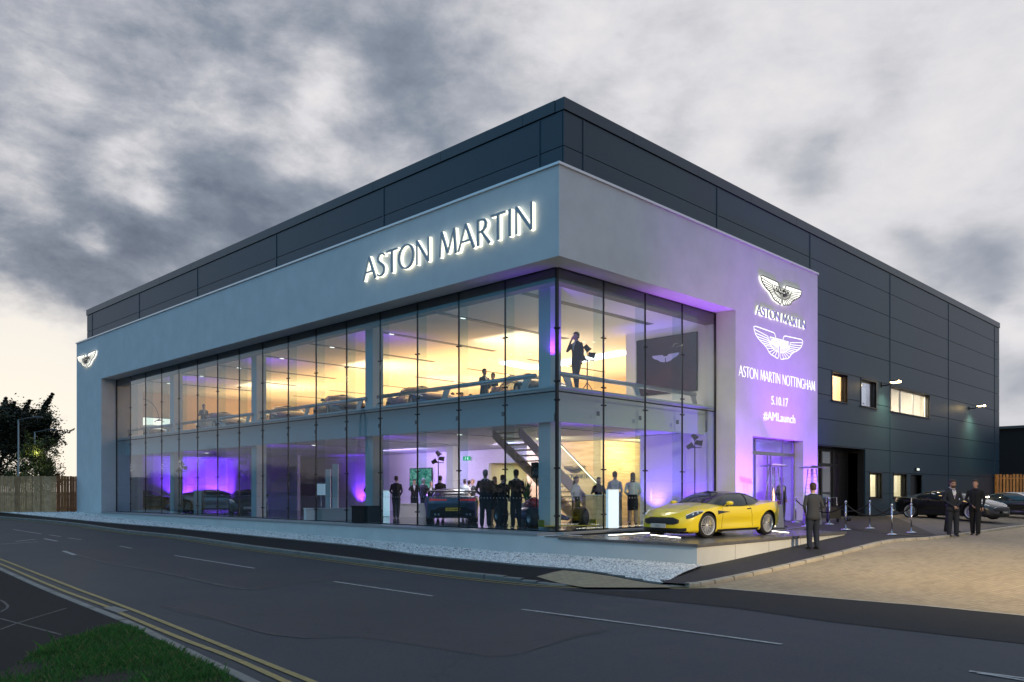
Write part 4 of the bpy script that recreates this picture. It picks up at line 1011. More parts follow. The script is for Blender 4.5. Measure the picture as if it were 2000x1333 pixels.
# ================================================================== INTERIOR LIGHTING (lamps of the showroom)
AMB = (1, .50, .17)
for y in (20.5, 25.5, 30.5, 36, 42, 48): light('ceiling_lamp', 'AREA', (32.5, y, 5.0), 320, AMB, (33.2, y, 9), 4.5, 4.5, parent=bld)
for y in (27, 32, 37.5, 43, 49): light('ceiling_lamp', 'AREA', (26.5, y, 5.0), 330, (1, .47, .14), (27.5, y, 9), 5, 5, parent=bld)
for y in (24, 34, 45): light('ceiling_lamp', 'AREA', (25, y, 6.2), 150, (1, .72, .45), (27, y, 9), 3, 4, parent=bld)
light('ceiling_lamp', 'AREA', (23, 18.5, 6.9), 150, (1, .8, .62), (23, 18.5, 0), 2, 2, parent=bld)
light('core_lamp', 'AREA', (25.2, 23.2, 3.3), 240, (1, .76, .42), (28.6, 22.6, 1.2), 1.2, 1.2, parent=bld)
light('core_lamp', 'AREA', (29.3, 20.8, 3.3), 190, (1, .72, .38), (29.5, 23, 1.2), 2, .6, parent=bld)
light('hall_lamp', 'AREA', (25, 27, 3.3), 420, (1, .80, .85), (25, 28, 0), 3, 3, parent=bld)
light('hall_lamp', 'AREA', (25, 33, 3.3), 160, (.75, .6, 1), (26, 33, 0), 3, 3, parent=bld)
light('hall_lamp', 'AREA', (26.5, 35, 3.2), 320, (.72, .45, 1), (30, 35, 1.2), 4, 1, parent=bld); light('hall_lamp', 'AREA', (26.5, 27, 3.2), 200, (.85, .6, 1), (30, 26, 1.2), 2, 1, parent=bld)
def uplighter(x, y, tx, ty, tz, e, lb, col=(.20, .03, 1.0), z=INZ, spot=110):
    r = empty('uplighter', (x, y, z), math.atan2(ty-y, tx-x), 'small black violet uplighter '+lb, 'uplighter', 'violet uplighters inside the showroom')
    mb = MB(); mb.box(-.1, .1, -.12, .12, 0, .05); mb.lathe([(.001, .05), (.08, .06), (.09, .2), (.001, .19)], 10); mb.build('housing', M['black'], r)
    light('violet_spot', 'SPOT', (x, y, z+.3), e*4, col, (tx, ty, tz), spot=spot, blend=.9, radius=.05)
uplighter(25.6, 52.5, 25.6, 53.6, 1.8, 260, 'at the foot of the far end wall, right'); uplighter(23.2, 52.5, 23.2, 53.6, 1.8, 260, 'at the foot of the far end wall, left')
uplighter(29.4, 43, 30, 43, 2, 120, 'below the violet panel past the second column'); uplighter(29.3, 36.6, 30, 36.3, 2, 90, 'beside the wall screen'); uplighter(29.3, 25.2, 30, 25.2, 2, 60, 'by the pink picture')
uplighter(26.3, 18.6, 26.9, 18.6, 2.4, 110, 'at the end of the corner wall', (.22, .10, 1)); uplighter(26.1, 16.9, 26.9, 16.9, 2.4, 60, 'beside the tripod lamp')
uplighter(31.4, 16.9, 31.6, 19, 2.0, 420, 'glowing inside the main door', (.25, .2, 1)); uplighter(28.8, 17.2, 28.8, 19, 2.2, 420, 'inside the main door on the left')
for y in (26.9, 35.9, 45.0): 
    light('violet_spot', 'SPOT', (19.1, y, 5.2), 260, VIO, (20.5, y+.7, CZ), spot=80, blend=1, radius=.05)
    light('violet_spot', 'SPOT', (19.1, y, 1.2), 220, VIO, (20.6, y+.7, SZ0), spot=80, blend=1, radius=.05)
light('violet_spot', 'SPOT', (18.7, 16.6, 5.4), 160, VIO, (19.2, 17.4, CZ), spot=110, blend=1, radius=.05)
light('violet_spot', 'SPOT', (20.6, 16.9, 1.2), 240, VIO, (20.6, 16.7, SZ0), spot=110, blend=1, radius=.05)
light('violet_spot', 'SPOT', (26.0, 18.6, 5.0), 280, (.22, .12, 1), (26.9, 18.6, CZ), spot=90, blend=1, radius=.05)
light('violet_spot', 'SPOT', (29.2, 34, 4.9), 240, VIO, (31, 35.5, CZ), spot=100, blend=1, radius=.05)
light('violet_spot', 'SPOT', (34, 24, 4.9), 320, (.6, .2, 1), (37, 24, 6), spot=110, blend=1, radius=.05)
# ================================================================== CARS
def crom(P, t):
    n = len(P)-1; i = min(int(t), n-1); f = t-i
    p0 = P[max(i-1, 0)]; p1 = P[i]; p2 = P[i+1]; p3 = P[min(i+2, n)]
    return tuple(.5*((2*b)+(-a+c)*f+(2*a-5*b+4*c-d)*f*f+(-a+3*b-3*c+d)*f**3) for a, b, c, d in zip(p0, p1, p2, p3))
def lerpt(x, T):
    if x <= T[0][0]: return T[0][1]
    for (a, u), (b, v) in zip(T[:-1], T[1:]):
        if x <= b: k = (x-a)/(b-a); k = k*k*(3-2*k)*.5+k*.5; return u+(v-u)*k
    return T[-1][1]
OUTL = [(2.36, 0), (2.35, .32), (2.28, .60), (2.10, .80), (1.85, .91), (1.45, .965), (.95, .93), (.4, .895), (-.2, .90), (-.75, .935), (-1.3, .985), (-1.75, .955), (-2.1, .85), (-2.30, .62), (-2.38, .3), (-2.39, 0)]
_d = [crom(OUTL, (len(OUTL)-1)*i/600) for i in range(601)]
_l = [0]
for a, b in zip(_d[:-1], _d[1:]): _l.append(_l[-1]+math.hypot(a[0]-b[0], a[1]-b[1]))
def outl(s):
    L = max(0, min(1, s))*_l[-1]; i = int(np.searchsorted(_l, L)); i = min(max(i, 1), 600); k = (L-_l[i-1])/max(1e-9, _l[i]-_l[i-1])
    x = _d[i-1][0]+(_d[i][0]-_d[i-1][0])*k; y = _d[i-1][1]+(_d[i][1]-_d[i-1][1])*k
    tx = _d[i][0]-_d[i-1][0]; ty = _d[i][1]-_d[i-1][1]; n = math.hypot(tx, ty) or 1
    return x, max(0, y), -ty/n*-1, tx/n*-1      # outward normal (nx, ny)
def s_of_x(x):
    return _l[min(range(601), key=lambda i: abs(_d[i][0]-x))]/_l[-1]
ZSH = [(-2.4, .93), (-2.1, .97), (-1.75, .965), (-1.3, .93), (-.8, .86), (-.2, .84), (.5, .84), (.95, .85), (1.4, .80), (1.8, .715), (2.1, .63), (2.28, .575), (2.37, .55)]
ZBT = [(-2.4, .36), (-2.2, .28), (-1.9, .20), (-1.0, .165), (1.0, .155), (1.9, .16), (2.2, .15), (2.36, .16)]
CRN = [(-2.4, .02), (-1.9, .05), (-1.3, .06), (.5, .12), (1.1, .105), (1.7, .095), (2.1, .075), (2.3, .05), (2.37, .03)]
SIDE = [(0, -.075), (.06, -.03), (.14, -.012), (.30, -.004), (.45, .0), (.62, .004), (.78, .0), (.90, -.018), (1.0, -.055)]
def S(s, t, lift=0.0):
    x, y, nx_, ny_ = outl(s)
    tt = min(t, 1.0); zb_, zs = lerpt(x, ZBT), lerpt(x, ZSH)
    o = lerpt(tt, SIDE)
    mid = math.exp(-((x-.05)/.75)**2)
    o -= mid*.045*math.exp(-((tt-.36)/.16)**2)       # scooped door side
    o += .02*math.exp(-((x-1.45)/.4)**2)*math.exp(-((tt-.8)/.3)**2)+.03*math.exp(-((x+1.3)/.45)**2)*math.exp(-((tt-.75)/.3)**2)
    if x > 1.9: o += -.05*tt**2*sm(x, 1.9, 2.3)
    if x < -1.9: o += -.08*(1-tt)**1.5*sm(-x, 1.9, 2.3)-.02*(abs(tt-.86) < .1)
    px, py, pz = x+nx_*o, y+ny_*o, zb_+(zs-zb_)*tt
    if y < 1e-4: py = 0.0
    n = Vector((nx_, ny_, .15+.6*max(0, tt-.8)/.2))
    if t > 1:
        u = t-1; q = math.cos(u*pi/2); k = 1-u
        z1 = lerpt(px, CRN); ridge = .022*math.exp(-((k-.62)/.14)**2)*sm(px, .9, 1.3)*sm(2.3-px, 0, .5)
        pz += z1*(1-k**2.4)+ridge; py = py*k; n = Vector((.15*(px > 1.5), .2*k, 1))
    n.normalize(); p = Vector((px, max(py, 0), pz))
    return p+n*lift
def grid_surf(fn, us, vs, mir=True):
    "returns verts, faces of fn(u,v) and its mirror"
    out = []
    for sg in ((1, -1) if mir else (1,)):
        V = []
        for u in us:
            for v in vs: p = fn(u, v); V.append((p[0], p[1]*sg, p[2]))
        m = len(vs); F = []
        for i in range(len(us)-1):
            for j in range(m-1):
                f = (i*m+j, (i+1)*m+j, (i+1)*m+j+1, i*m+j+1); F.append(f if sg > 0 else f[::-1])
        out.append((V, F))
    return out
def lin(a, b, n): return [a+(b-a)*i/n for i in range(n+1)]
def cut_body(o, cutters):
    for c in cutters:
        md = o.modifiers.new('cut', 'BOOLEAN'); md.operation = 'DIFFERENCE'; md.object = c; md.solver = 'EXACT'
    dg = bpy.context.evaluated_depsgraph_get(); me = bpy.data.meshes.new_from_object(o.evaluated_get(dg)); o.modifiers.clear(); o.data = me
    for c in cutters: bpy.data.objects.remove(c)
def car_paint(name, col, flake=.25, rough=.28): return pbr(name, col, rough, flake, coat=1.0)
P_YEL = car_paint('yellow_paintwork', (.84, .66, .012), .0, .32)
P_BLK = car_paint('black_paintwork', (.010, .010, .012), .2); P_SIL = car_paint('silver_paintwork', (.42, .42, .45), .6)
P_BLU = car_paint('blue_grey_paintwork', (.10, .16, .24), .5); P_GRY = car_paint('grey_paintwork', (.12, .12, .13), .5); P_BLUE = car_paint('deep_blue_paintwork', (.03, .06, .22), .4)
M['cglass'] = pbr('car_glass', (.02, .028, .035), .03, 0, spec=1.0)
M['trim'] = pbr('gloss_black_trim', (.008, .008, .009), .15, coat=.6); M['matt'] = pbr('matt_black_trim', (.012, .012, .012), .6)
M['lens'] = pbr('lamp_lens', (.05, .055, .065), .05, .3, coat=1); M['drl'] = emis('lamp_strip', (.9, .95, 1), .8); M['tail'] = pbr('tail_red', (.22, .012, .012), .15, coat=1, emit=(1, .05, .03), es=.25)
WX = {'f': 1.45, 'r': -1.36}; WR = .345
def make_wheel(root, x, sg, steer=0.0):
    mt = Matrix.Translation((x, sg*.825, WR)) @ Matrix.Rotation(steer, 4, 'Z') @ Matrix.Rotation(R(-90*sg), 4, 'X')
    mb = MB(); mb.lathe([(.245, -.11), (.30, -.125), (.335, -.11), (.345, -.06), (.345, .06), (.335, .11), (.30, .125), (.245, .115)], 40, mat=mt)
    ty = mb.build('wheel', M['rubber'], root)
    mb = MB(); mb.lathe([(.252, .117), (.262, .124), (.245, .12), (.238, .06), (.235, -.10), (.25, -.11)], 40, mat=mt)
    for k in range(10):
        a = k*pi/5; m2 = mt @ Matrix.Rotation(a, 4, 'Z')
        for q in (-1, 1):
            v = [(.03, q*.018-.008, .085), (.03, q*.018+.008, .085), (.245, q*.034+.0075, .112), (.245, q*.034-.0075, .112)]
            v2 = [(a_, b_, c_-.03) for a_, b_, c_ in v]
            mb.add([m2 @ Vector(p) for p in v+v2], [(0, 3, 2, 1), (4, 5, 6, 7), (0, 1, 5, 4), (1, 2, 6, 5), (2, 3, 7, 6), (3, 0, 4, 7)])
    mb.lathe([(.0005, .10), (.035, .098), (.045, .08), (.045, .05)], 16, mat=mt); mb.build('rim', pbr('alloy', (.72, .73, .75), .3, .5), ty)
    mb = MB(); mb.lathe([(.0005, .02), (.235, .02), (.235, -.09)], 30, mat=mt); mb.build('brake_disc', pbr('brake_dark', (.03, .03, .032), .4, .6), ty)
def make_car(label, paint, roofm, at, heading, group=None, steer=0.0, caliper=None, plate=None, tail_plate=None, wing_=False, name='sports_car', strake=None):
    root = empty(name, at, heading, label, 'car', group)
    # body shell
    us = sorted(set([0, .01, .02, .035, .05, .07]+lin(.09, .93, 62)+[.95, .97, .985, 1.0])); vs = lin(0, 1, 14)+lin(1.1, 2, 9)
    mb = MB()
    for V, F in grid_surf(lambda u, v: S(u, v), us, vs): mb.add(V, F, 0, True)
    # floor
    fl = grid_surf(lambda u, v: Vector((S(u, 0).x, S(u, 0).y*(1-v), S(u, 0).z)), us, [0, 1])
    for V, F in fl: mb.add(V, [f[::-1] for f in F], 0, False)
    body = mb.build('body', [paint, M['matt']], root, recalc=False)
    bm = bmesh.new(); bm.from_mesh(body.data); bmesh.ops.remove_doubles(bm, verts=bm.verts, dist=2e-4); bmesh.ops.dissolve_degenerate(bm, dist=1e-4, edges=bm.edges); bmesh.ops.holes_fill(bm, edges=bm.edges); bmesh.ops.recalc_face_normals(bm, faces=bm.faces); bm.to_mesh(body.data); bm.free()
    cut = []
    for x in WX.values():
        for sg in (-1, 1):
            m = MB(); mt = Matrix.Translation((x, sg*.86, WR+.005)) @ Matrix.Rotation(R(90), 4, 'X')
            n = 40; rr = .385; V = [mt @ Vector((rr*cos(2*pi*k/n), rr*sin(2*pi*k/n), z)) for z in (-.24, .24) for k in range(n)]
            m.add(V, [tuple(range(n))[::-1], tuple(range(n, 2*n))]+[(k, (k+1) % n, (k+1) % n+n, k+n) for k in range(n)]); c = m.build('cutter', M['matt'], None); c.parent = root; cut.append(c)
    bpy.context.view_layer.update()
    cut_body(body, cut)
    for p in body.data.polygons:     # wheel well faces are matt black
        c = p.center
        if any(abs(math.hypot(c.x-x, c.z-WR-.005)-.385) < .02 and abs(c.y) < .97 and abs(p.normal.y) < .4 for x in WX.values()) or (abs(abs(c.y)-.62) < .012 and abs(p.normal.y) > .9) or c.z < .17: p.material_index = 1
        p.use_smooth = abs(p.normal.z) > .02 or True
    try: body.data.set_sharp_from_angle(angle=R(38))
    except Exception: pass
    # greenhouse
    BASE = [(1.06, 0), (1.03, .35), (.90, .62), (.55, .765), (.1, .80), (-.4, .80), (-.95, .74), (-1.4, .62), (-1.75, .42), (-1.88, .2), (-1.90, 0)]
    TOPP = [(.22, 0), (.21, .26), (.13, .44), (-.05, .525), (-.25, .55), (-.45, .55), (-.70, .53), (-.92, .47), (-1.08, .33), (-1.14, .16), (-1.15, 0)]
    TZ = [1.235, 1.232, 1.222, 1.225, 1.235, 1.235, 1.215, 1.18, 1.155, 1.15, 1.15]
    nb_ = len(BASE)-1
    def gh(u, v):
        k = u*nb_; bx, by = crom(BASE, k); tx, ty = crom(TOPP, k); tz = crom([(z,) for z in TZ], k)[0]
        sx = min(range(0, 101), key=lambda i: abs(outl(i/100)[0]-bx)); zs = lerpt(bx, ZSH); zc = zs+lerpt(bx, CRN)*(1-min(1, by/max(.2, outl(sx/100)[1]))**2.4)-.03
        if v <= 1:
            b = math.sin(v*pi)*.045+v*v*.0; w_ = v
            x = bx+(tx-bx)*w_; y = by+(ty-by)*w_; z = zc+(tz-zc)*(w_+.10*math.sin(w_*pi))
            r = math.hypot(x+.3, y) or 1; return Vector((x+(x+.3)/r*b*.8, max(0, y+y/r*b), z))
        q = v-1; return Vector((tx+(-.3-tx)*q*.5*0+0, ty*(1-q), tz+.045*math.sin(q*pi/2)))
    def part(name_, u0, u1, v0, v1, mat, lift=0.0, mir=True, nu=14, nv=8, parent=None):
        mb = MB()
        def fn(u, v):
            p = gh(u, v)
            if lift:
                c = Vector((-.3, 0, .8)); d = (p-c).normalized(); p = p+d*lift
            return p
        for V, F in grid_surf(fn, lin(u0, u1, nu), lin(v0, v1, nv), mir): mb.add(V, F, 0, True)
        return mb.build(name_, mat, parent or root)
    part('windscreen', 0, .235, 0, .93, M['cglass'])
    rf = part('roof', 0, 1, .93, 2, roofm, nu=40, nv=10); part('rear_screen', .82, 1, 0, .93, M['cglass'])
    for sg in (1, -1):
        mb = MB(); V, F = grid_surf(lambda u, v: gh(u, v), lin(.235, .70, 18), lin(.0, .93, 8), False)[0]
        mb.add([(a, b*sg, c) for a, b, c in V], F, 0, True); sw = mb.build('side_window', M['cglass'], root)
        mb = MB()   # A pillar, roof rail and C pillar
        for (u0, u1, v0, v1, lf) in ((.215, .262, -.02, 1.0, .008), (.66, .83, -.02, 1.0, .008)):
            def fn(u, v):
                p = gh(u, max(v, 0)); c = Vector((-.3, 0, .8)); return p+(p-c).normalized()*lf
            V, F = grid_surf(fn, lin(u0, u1, 6), lin(v0, v1, 8), False)[0]; mb.add([(a, b*sg, c) for a, b, c in V], F, 0, True)
        mb.build('roof_pillar', roofm if strake is None else strake, root)
        mb = MB(); pts = []
        for u in lin(.262, .66, 12): pts.append(gh(u, .90))
        mb.tube([(p.x, (p.y+.006)*sg, p.z) for p in pts], .014, 6); pts = [gh(u, .04) for u in lin(.262, .66, 12)]; mb.tube([(p.x, (p.y+.01)*sg, p.z+.01) for p in pts], .012, 6)
        mb.tube([(lambda p: (p.x, (p.y+.006)*sg, p.z))(gh(.53, v)) for v in lin(.05, .9, 6)], .016, 6)
        mb.build('window_trim', M['trim'], sw)
        # door shut lines, handle, vent, skirt
        mb = MB()
        for x in (.78, -.62):
            s0 = s_of_x(x); mb.tube([(lambda p: (p.x, p.y*sg, p.z))(S(s0+(.012 if x > 0 else -.018)*(t-.5), t, .001)) for t in lin(.14, 1.0, 12)], .0045, 4)
        mb.build('door_gap', M['matt'], root)
        def patch(nm, poly_fn, us_, mat, lift=.006, nv=4, parent=None):
            mb = MB(); V = []; m = nv+1
            for u in us_:
                t0, t1 = poly_fn(u)
                for j in range(m): p = S(u, t0+(t1-t0)*j/nv, lift); V.append((p.x, p.y*sg, p.z))
            F = [(i*m+j, (i+1)*m+j, (i+1)*m+j+1, i*m+j+1) for i in range(len(us_)-1) for j in range(nv)]
            mb.add(V, F, 0, True); return mb.build(nm, mat, parent or root)
        a, b = s_of_x(1.02), s_of_x(.42)
        patch('side_vent', lambda u: (.79-.10*(1-(u-a)/(b-a))**1.3, .80+.05*(1-(u-a)/(b-a))), lin(a, b, 8), M['trim'])
        a, b = s_of_x(1.0), s_of_x(-.92); patch('sill', lambda u: (.005, .10), lin(a, b, 16), M['matt'], .004)
        a, b = s_of_x(-.40), s_of_x(-.58); patch('door_handle', lambda u: (.87, .91), lin(a, b, 3), M['trim'], .006)
        # headlight, swept up over the wing
        a, b = s_of_x(2.15), s_of_x(1.62)
        def hl(u):
            k = (u-a)/(b-a); return (.80+.03*k+.12*k*k, 1.02+.07*math.sin(pi*min(1, k*1.15))-.0*k) if k < .99 else (.98, .985)
        h = patch('headlight', hl, lin(a, b, 12), M['lens'], .008, 5)
        mb = MB(); mb.tube([(lambda p: (p.x, p.y*sg, p.z))(S(u, hl(u)[1]-.03, .014)) for u in lin(a, b, 10)], .008, 5); mb.build('lamp_strip', M['drl'], h)
        mb = MB()
        for k in (.35, .6):
            p = S(a+(b-a)*k, .96, .012); mb.lathe([(.0005, .01), (.028, .012), (.034, 0)], 12, mat=Matrix.Translation((p.x, p.y*sg, p.z)) @ Matrix.Rotation(R(50), 4, 'Y'))
        mb.build('reflector', M['chrome'], h)
        # outer intakes and tail lamps
        patch('front_intake', lambda u: (.10, .30), lin(.045, .135, 8), M['matt'], .005)
        patch('tail_lamp', lambda u: (.80+.03*(u-.84)/.1, .93), lin(.845, .965, 10), M['tail'], .007)
        # mirror
        mb = MB(); rg = []
        for k, (x, r1, r2) in enumerate(((.0, .02, .02), (.03, .06, .05), (.09, .075, .06), (.15, .07, .055), (.19, .03, .03))):
            rg.append([Vector((.62-x+.02, sg*(.98+r1*1.35*cos(t)), .90+.045+r2*sin(t))) for t in [2*pi*i/12 for i in range(12)]])
        mb.loft(rg); mb.tube([(.60, sg*.85, .87), (.57, sg*.93, .92)], .018, 6); mb.build('door_mirror', paint, root)
        for x in WX.values():
            pass
        for x, st_ in ((WX['f'], steer), (WX['r'], 0)): make_wheel(root, x, sg, st_)
        if caliper:
            for x in WX.values():
                mb = MB(); mt = Matrix.Translation((x, sg*.885, WR)); mb.box(-.20, -.13, -.03, .01, -.09, .09, mat=mt @ Matrix.Rotation(.5, 4, 'Y')); mb.build('brake_caliper', caliper, root)
    # grille
    def gtop(y): y = abs(y); return .635-.02*0-.10*sm(y, .26, .50)-.03*sm(y, .5, .6)
    def gbot(y): y = abs(y); return .375+.045*sm(y, .45, .62)
    def nose(y, z, lift):
        s0 = min(lin(0, .2, 120), key=lambda u: abs(outl(u)[1]-abs(y))); x = outl(s0)[0]; zb_, zs = lerpt(x, ZBT), lerpt(x, ZSH); t = min(1.0, max(0, (z-zb_)/(zs-zb_)))
        p = S(s0, t, lift); return Vector((p.x, y, z))
    gp_ = .60; ys = lin(-gp_, gp_, 24); mb = MB(); m = 5; V = []
    for y in ys:
        for j in range(m): V.append(nose(y, gbot(y)+(min(gtop(y), .565)-gbot(y))*j/(m-1), .012))
    mb.add(V, [(i*m+j, i*m+j+1, (i+1)*m+j+1, (i+1)*m+j) for i in range(24) for j in range(m-1)], 0, True); gr = mb.build('grille', M['matt'], root)
    mb = MB()
    for k in range(5):
        pts = [nose(y, gbot(y)+(min(gtop(y), .565)-gbot(y))*(k+.5)/5, .022) for y in lin(-gp_+.03, gp_-.03, 20)]; mb.tube(pts, .0042, 5)
    for y in lin(-.48, .48, 8): mb.tube([nose(y, gbot(y)+.01, .02), nose(y, min(gtop(y), .565)-.01, .02)], .005, 4)
    mb.build('grille_bars', pbr('gunmetal', (.10, .10, .11), .3, .8), gr)
    mb = MB(); mb.tube([nose(y, min(gtop(y), .565)+.004, .015) for y in ys], .012, 6); mb.build('grille_surround', paint if paint is not P_BLK else M['chrome'], gr)
    mb = MB(); pts = lin(-.72, .72, 20); m = 3; V = []
    for y in pts:
        for j in range(m): V.append(nose(y, .175+.10*j/2, .008))
    mb.add(V, [(i*m+j, i*m+j+1, (i+1)*m+j+1, (i+1)*m+j) for i in range(20) for j in range(m-1)], 0, True); mb.build('lower_intake', M['matt'], root)
    mb = MB()
    for i in range(24):
        y0_, y1_ = lin(-.86, .86, 24)[i], lin(-.86, .86, 24)[i+1]; a = nose(y0_, .15, .05); b = nose(y1_, .15, .05)
        mb.quad((a.x, a.y, .135), (b.x, b.y, .135), (b.x, b.y, .155), (a.x, a.y, .155)); mb.quad((a.x, a.y, .155), (b.x, b.y, .155), (b.x-.25, b.y, .155), (a.x-.25, a.y, .155))
    mb.build('front_splitter', M['trim'], root)
    mb = MB(); mb.box(2.395, 2.41, -.26, .26, .285, .395); pl = mb.build('number_plate', pbr('plate_pale', (.55, .55, .53), .5) if plate != 'TIMELESS' else M['trim'], root)
    if plate: text_obj(plate, .085, Matrix.Translation((2.414, .0, .312)) @ Matrix.Rotation(R(90), 4, 'Z'), pbr('plate_letters', (.30, .30, .30), .5) if plate != 'TIMELESS' else M['inwhite'], 'plate_text', pl, align='CENTER')
    mb = MB(); mb.add([(2.05, .10, .705), (2.07, .0, .712), (2.05, -.10, .705), (2.03, -.08, .708), (2.045, 0, .716), (2.03, .08, .708)], [(0, 1, 4, 5), (1, 2, 3, 4)]); mb.build('bonnet_badge', M['chrome'], root)
    # tail: dark panel, plate, diffuser
    def tailp(y, z, lift):
        s0 = min(lin(.8, 1, 120), key=lambda u: abs(outl(u)[1]-abs(y))); x = outl(s0)[0]; zb_, zs = lerpt(x, ZBT), lerpt(x, ZSH); t = min(1.0, max(0, (z-zb_)/(zs-zb_)))
        p = S(s0, t, lift); return Vector((p.x, y, z))
    mb = MB(); V = []; yy = lin(-.80, .80, 20)
    for y in yy:
        zt_ = .60-.10*sm(abs(y), .45, .7)
        for z in (.30, .42, zt_-.04, zt_): V.append(tailp(y, z, .01))
    mb.add(V, [(i*4+j, (i+1)*4+j, (i+1)*4+j+1, i*4+j+1) for i in range(20) for j in range(3)], 0, True); mb.build('rear_diffuser', M['matt'], root)
    mb = MB()
    for y in (-.62, -.5, .5, .62): mb.tube([(-2.30, y, .34), (-2.42, y, .34)], .045, 12)
    mb.build('exhaust', M['steel'], root)
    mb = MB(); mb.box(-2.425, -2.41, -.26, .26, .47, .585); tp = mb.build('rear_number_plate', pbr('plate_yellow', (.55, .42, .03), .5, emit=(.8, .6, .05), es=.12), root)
    if tail_plate: text_obj(tail_plate, .088, Matrix.Translation((-2.427, 0, .495)) @ Matrix.Rotation(R(-90), 4, 'Z'), M['matt'], 'plate_text', tp, bold=.002, align='CENTER')
    if wing_:
        mb = MB(); rg = []
        for y in lin(-.86, .86, 12): rg.append([Vector((-2.2+.15*cos(t), y, 1.17+.018*sin(t)+.03*cos(t))) for t in [2*pi*i/10 for i in range(10)]])
        mb.loft(rg); mb.box(-2.34, -2.02, -.875, -.86, 1.07, 1.22); mb.box(-2.34, -2.02, .86, .875, 1.07, 1.22)
        for y in (-.45, .45): mb.box(-2.22, -2.12, y-.01, y+.01, .93, 1.17)
        mb.build('rear_wing', M['trim'], root)
    return root
def camdir(x, y):    # heading angle from a camera-plane direction (x right, y away)
    return math.atan2(-sS*x+cS*y, cS*x+sS*y)
hdY = math.atan2(.10, -1.0)
ycar = make_car('bright yellow sports coupe with black roof parked on the podium', P_YEL, M['trim'], (21.05, 12.62, 0.0), hdY, None, -.10, caliper=pbr('yellow_caliper', (.6, .5, .03), .4), plate='DB11')
p = W(881, 31.6, INZ)
gcar = make_car('grey blue racing coupe seen from behind through the glass with yellow rear plate', P_BLU, P_GRY, p, camdir(-.10, 1), None, 0, tail_plate='GT12 AMT', wing_=True)
def zg(p, o=0.08): return (p.x, p.y, GZ(p.x, p.y)+o)
p = W(1856, 37.0)
bc = make_car('glossy black coupe parked nose out beside the dark wall behind the doormen', P_BLK, P_BLK, zg(p), camdir(.52, -.85), None, 0, plate='TIMELESS', strake=M['chrome'])
RM = lambda src, dst: {src: dst}
def place(src, p, hd, label, remap=None, group=None, z=None):
    c = copy_tree(src, None, remap); c.location = p; c.rotation_euler = (0, 0, hd); c['label'] = label
    if group: c['group'] = group
    return c
p = W(1990, 41.0)
place(bc, zg(p), camdir(.70, -.71), 'second black coupe cut off by the right edge of the photo')
# cars inside: ground floor left
p = W(420, 46.2, INZ); place(ycar, p, camdir(1, .15), 'silver coupe in violet light seen side on near the far left end', {P_YEL: P_SIL, M['trim']: M['trim']})
p = W(484, 43.5, INZ); place(ycar, p, camdir(.35, -1), 'dark coupe just right of the violet lit silver one on the ground floor', {P_YEL: P_BLK})
p = W(280, 52.8, INZ); place(ycar, p, camdir(.9, .45), 'unlit black coupe in the dark left end bay of the ground floor', {P_YEL: P_BLK})
# upstairs row behind the rail
for px, d, hd, pm, lb in ((1030, 30.7, (.35, -1), P_GRY, 'dark grey coupe upstairs nearest the glass corner, behind the rail'), (822, 34.4, (.5, -1), P_BLUE, 'deep blue coupe upstairs in the middle of the upper row'),
                          (668, 37.4, (.45, -1), P_GRY, 'grey coupe upstairs just left of the second column'), (560, 42.2, (.4, -1), P_BLK, 'black coupe upstairs right of the third column'),
                          (436, 45.6, (.75, -1), P_SIL, 'silver coupe upstairs below the wall screen at the left'), (290, 53.0, (.6, -1), P_GRY, 'low dark coupe at the far left end of the upper floor')):
    p = W(px, d, SZ1); place(ycar, p, camdir(*hd), lb, {P_YEL: pm}, 'cars parked on the upper floor')
# open wheel racing car beside the corner column
rc = empty('racing_car', W(1052, 27.6, INZ), camdir(.35, -1), 'low open wheel racing car with fat black tyres by the corner column', 'racing car')
mb = MB(); rg = []
for x, w_, h_, zc in ((2.5, .06, .05, .32), (2.0, .12, .08, .36), (1.2, .22, .16, .42), (.5, .38, .25, .42), (0, .62, .27, .38), (-.6, .68, .28, .38), (-1.3, .4, .26, .40), (-1.9, .2, .18, .40)):
    rg.append([Vector((x, w_*cos(t), zc+h_*sin(t))) for t in [2*pi*i/14 for i in range(14)]])
mb.loft(rg); mb.build('body', P_BLUE, rc)
mb = MB(); mb.loft([[Vector((x, w_*cos(t), zc+h_*sin(t))) for t in [2*pi*i/10 for i in range(10)]] for x, w_, h_, zc in ((-.1, .12, .1, .72), (-.4, .17, .2, .78), (-1.0, .12, .15, .75), (-1.6, .04, .05, .6))]); mb.build('engine_cover', pbr('racing_red', (.5, .03, .02), .3, coat=1), rc)
mb = MB(); mb.box(2.25, 2.65, -.85, .85, .10, .13); mb.box(2.2, 2.7, -.87, -.85, .08, .3); mb.box(2.2, 2.7, .85, .87, .08, .3); mb.build('front_wing', pbr('racing_yellow', (.6, .45, .03), .3, coat=1), rc)
mb = MB(); mb.box(-2.3, -1.95, -.45, .45, .92, .96); mb.box(-2.3, -1.95, -.47, -.45, .5, 1.0); mb.box(-2.3, -1.95, .45, .47, .5, 1.0); mb.build('rear_wing', M['trim'], rc)
for x in (1.65, -1.6):
    for sg in (-1, 1):
        mt = Matrix.Translation((x, sg*.8, .33)) @ Matrix.Rotation(R(-90*sg), 4, 'X'); mb = MB(); mb.lathe([(.165, -.17), (.28, -.18), (.325, -.14), (.33, 0), (.325, .14), (.28, .18), (.165, .17)], 28, mat=mt); ty = mb.build('wheel', M['rubber'], rc)
        mb = MB(); mb.lathe([(.0005, .12), (.05, .12), (.16, .15), (.165, .17)], 20, mat=mt); mb.tube([(x, sg*.2, .38), (x, sg*.7, .34)], .02, 5); mb.build('rim', M['steel'], ty)
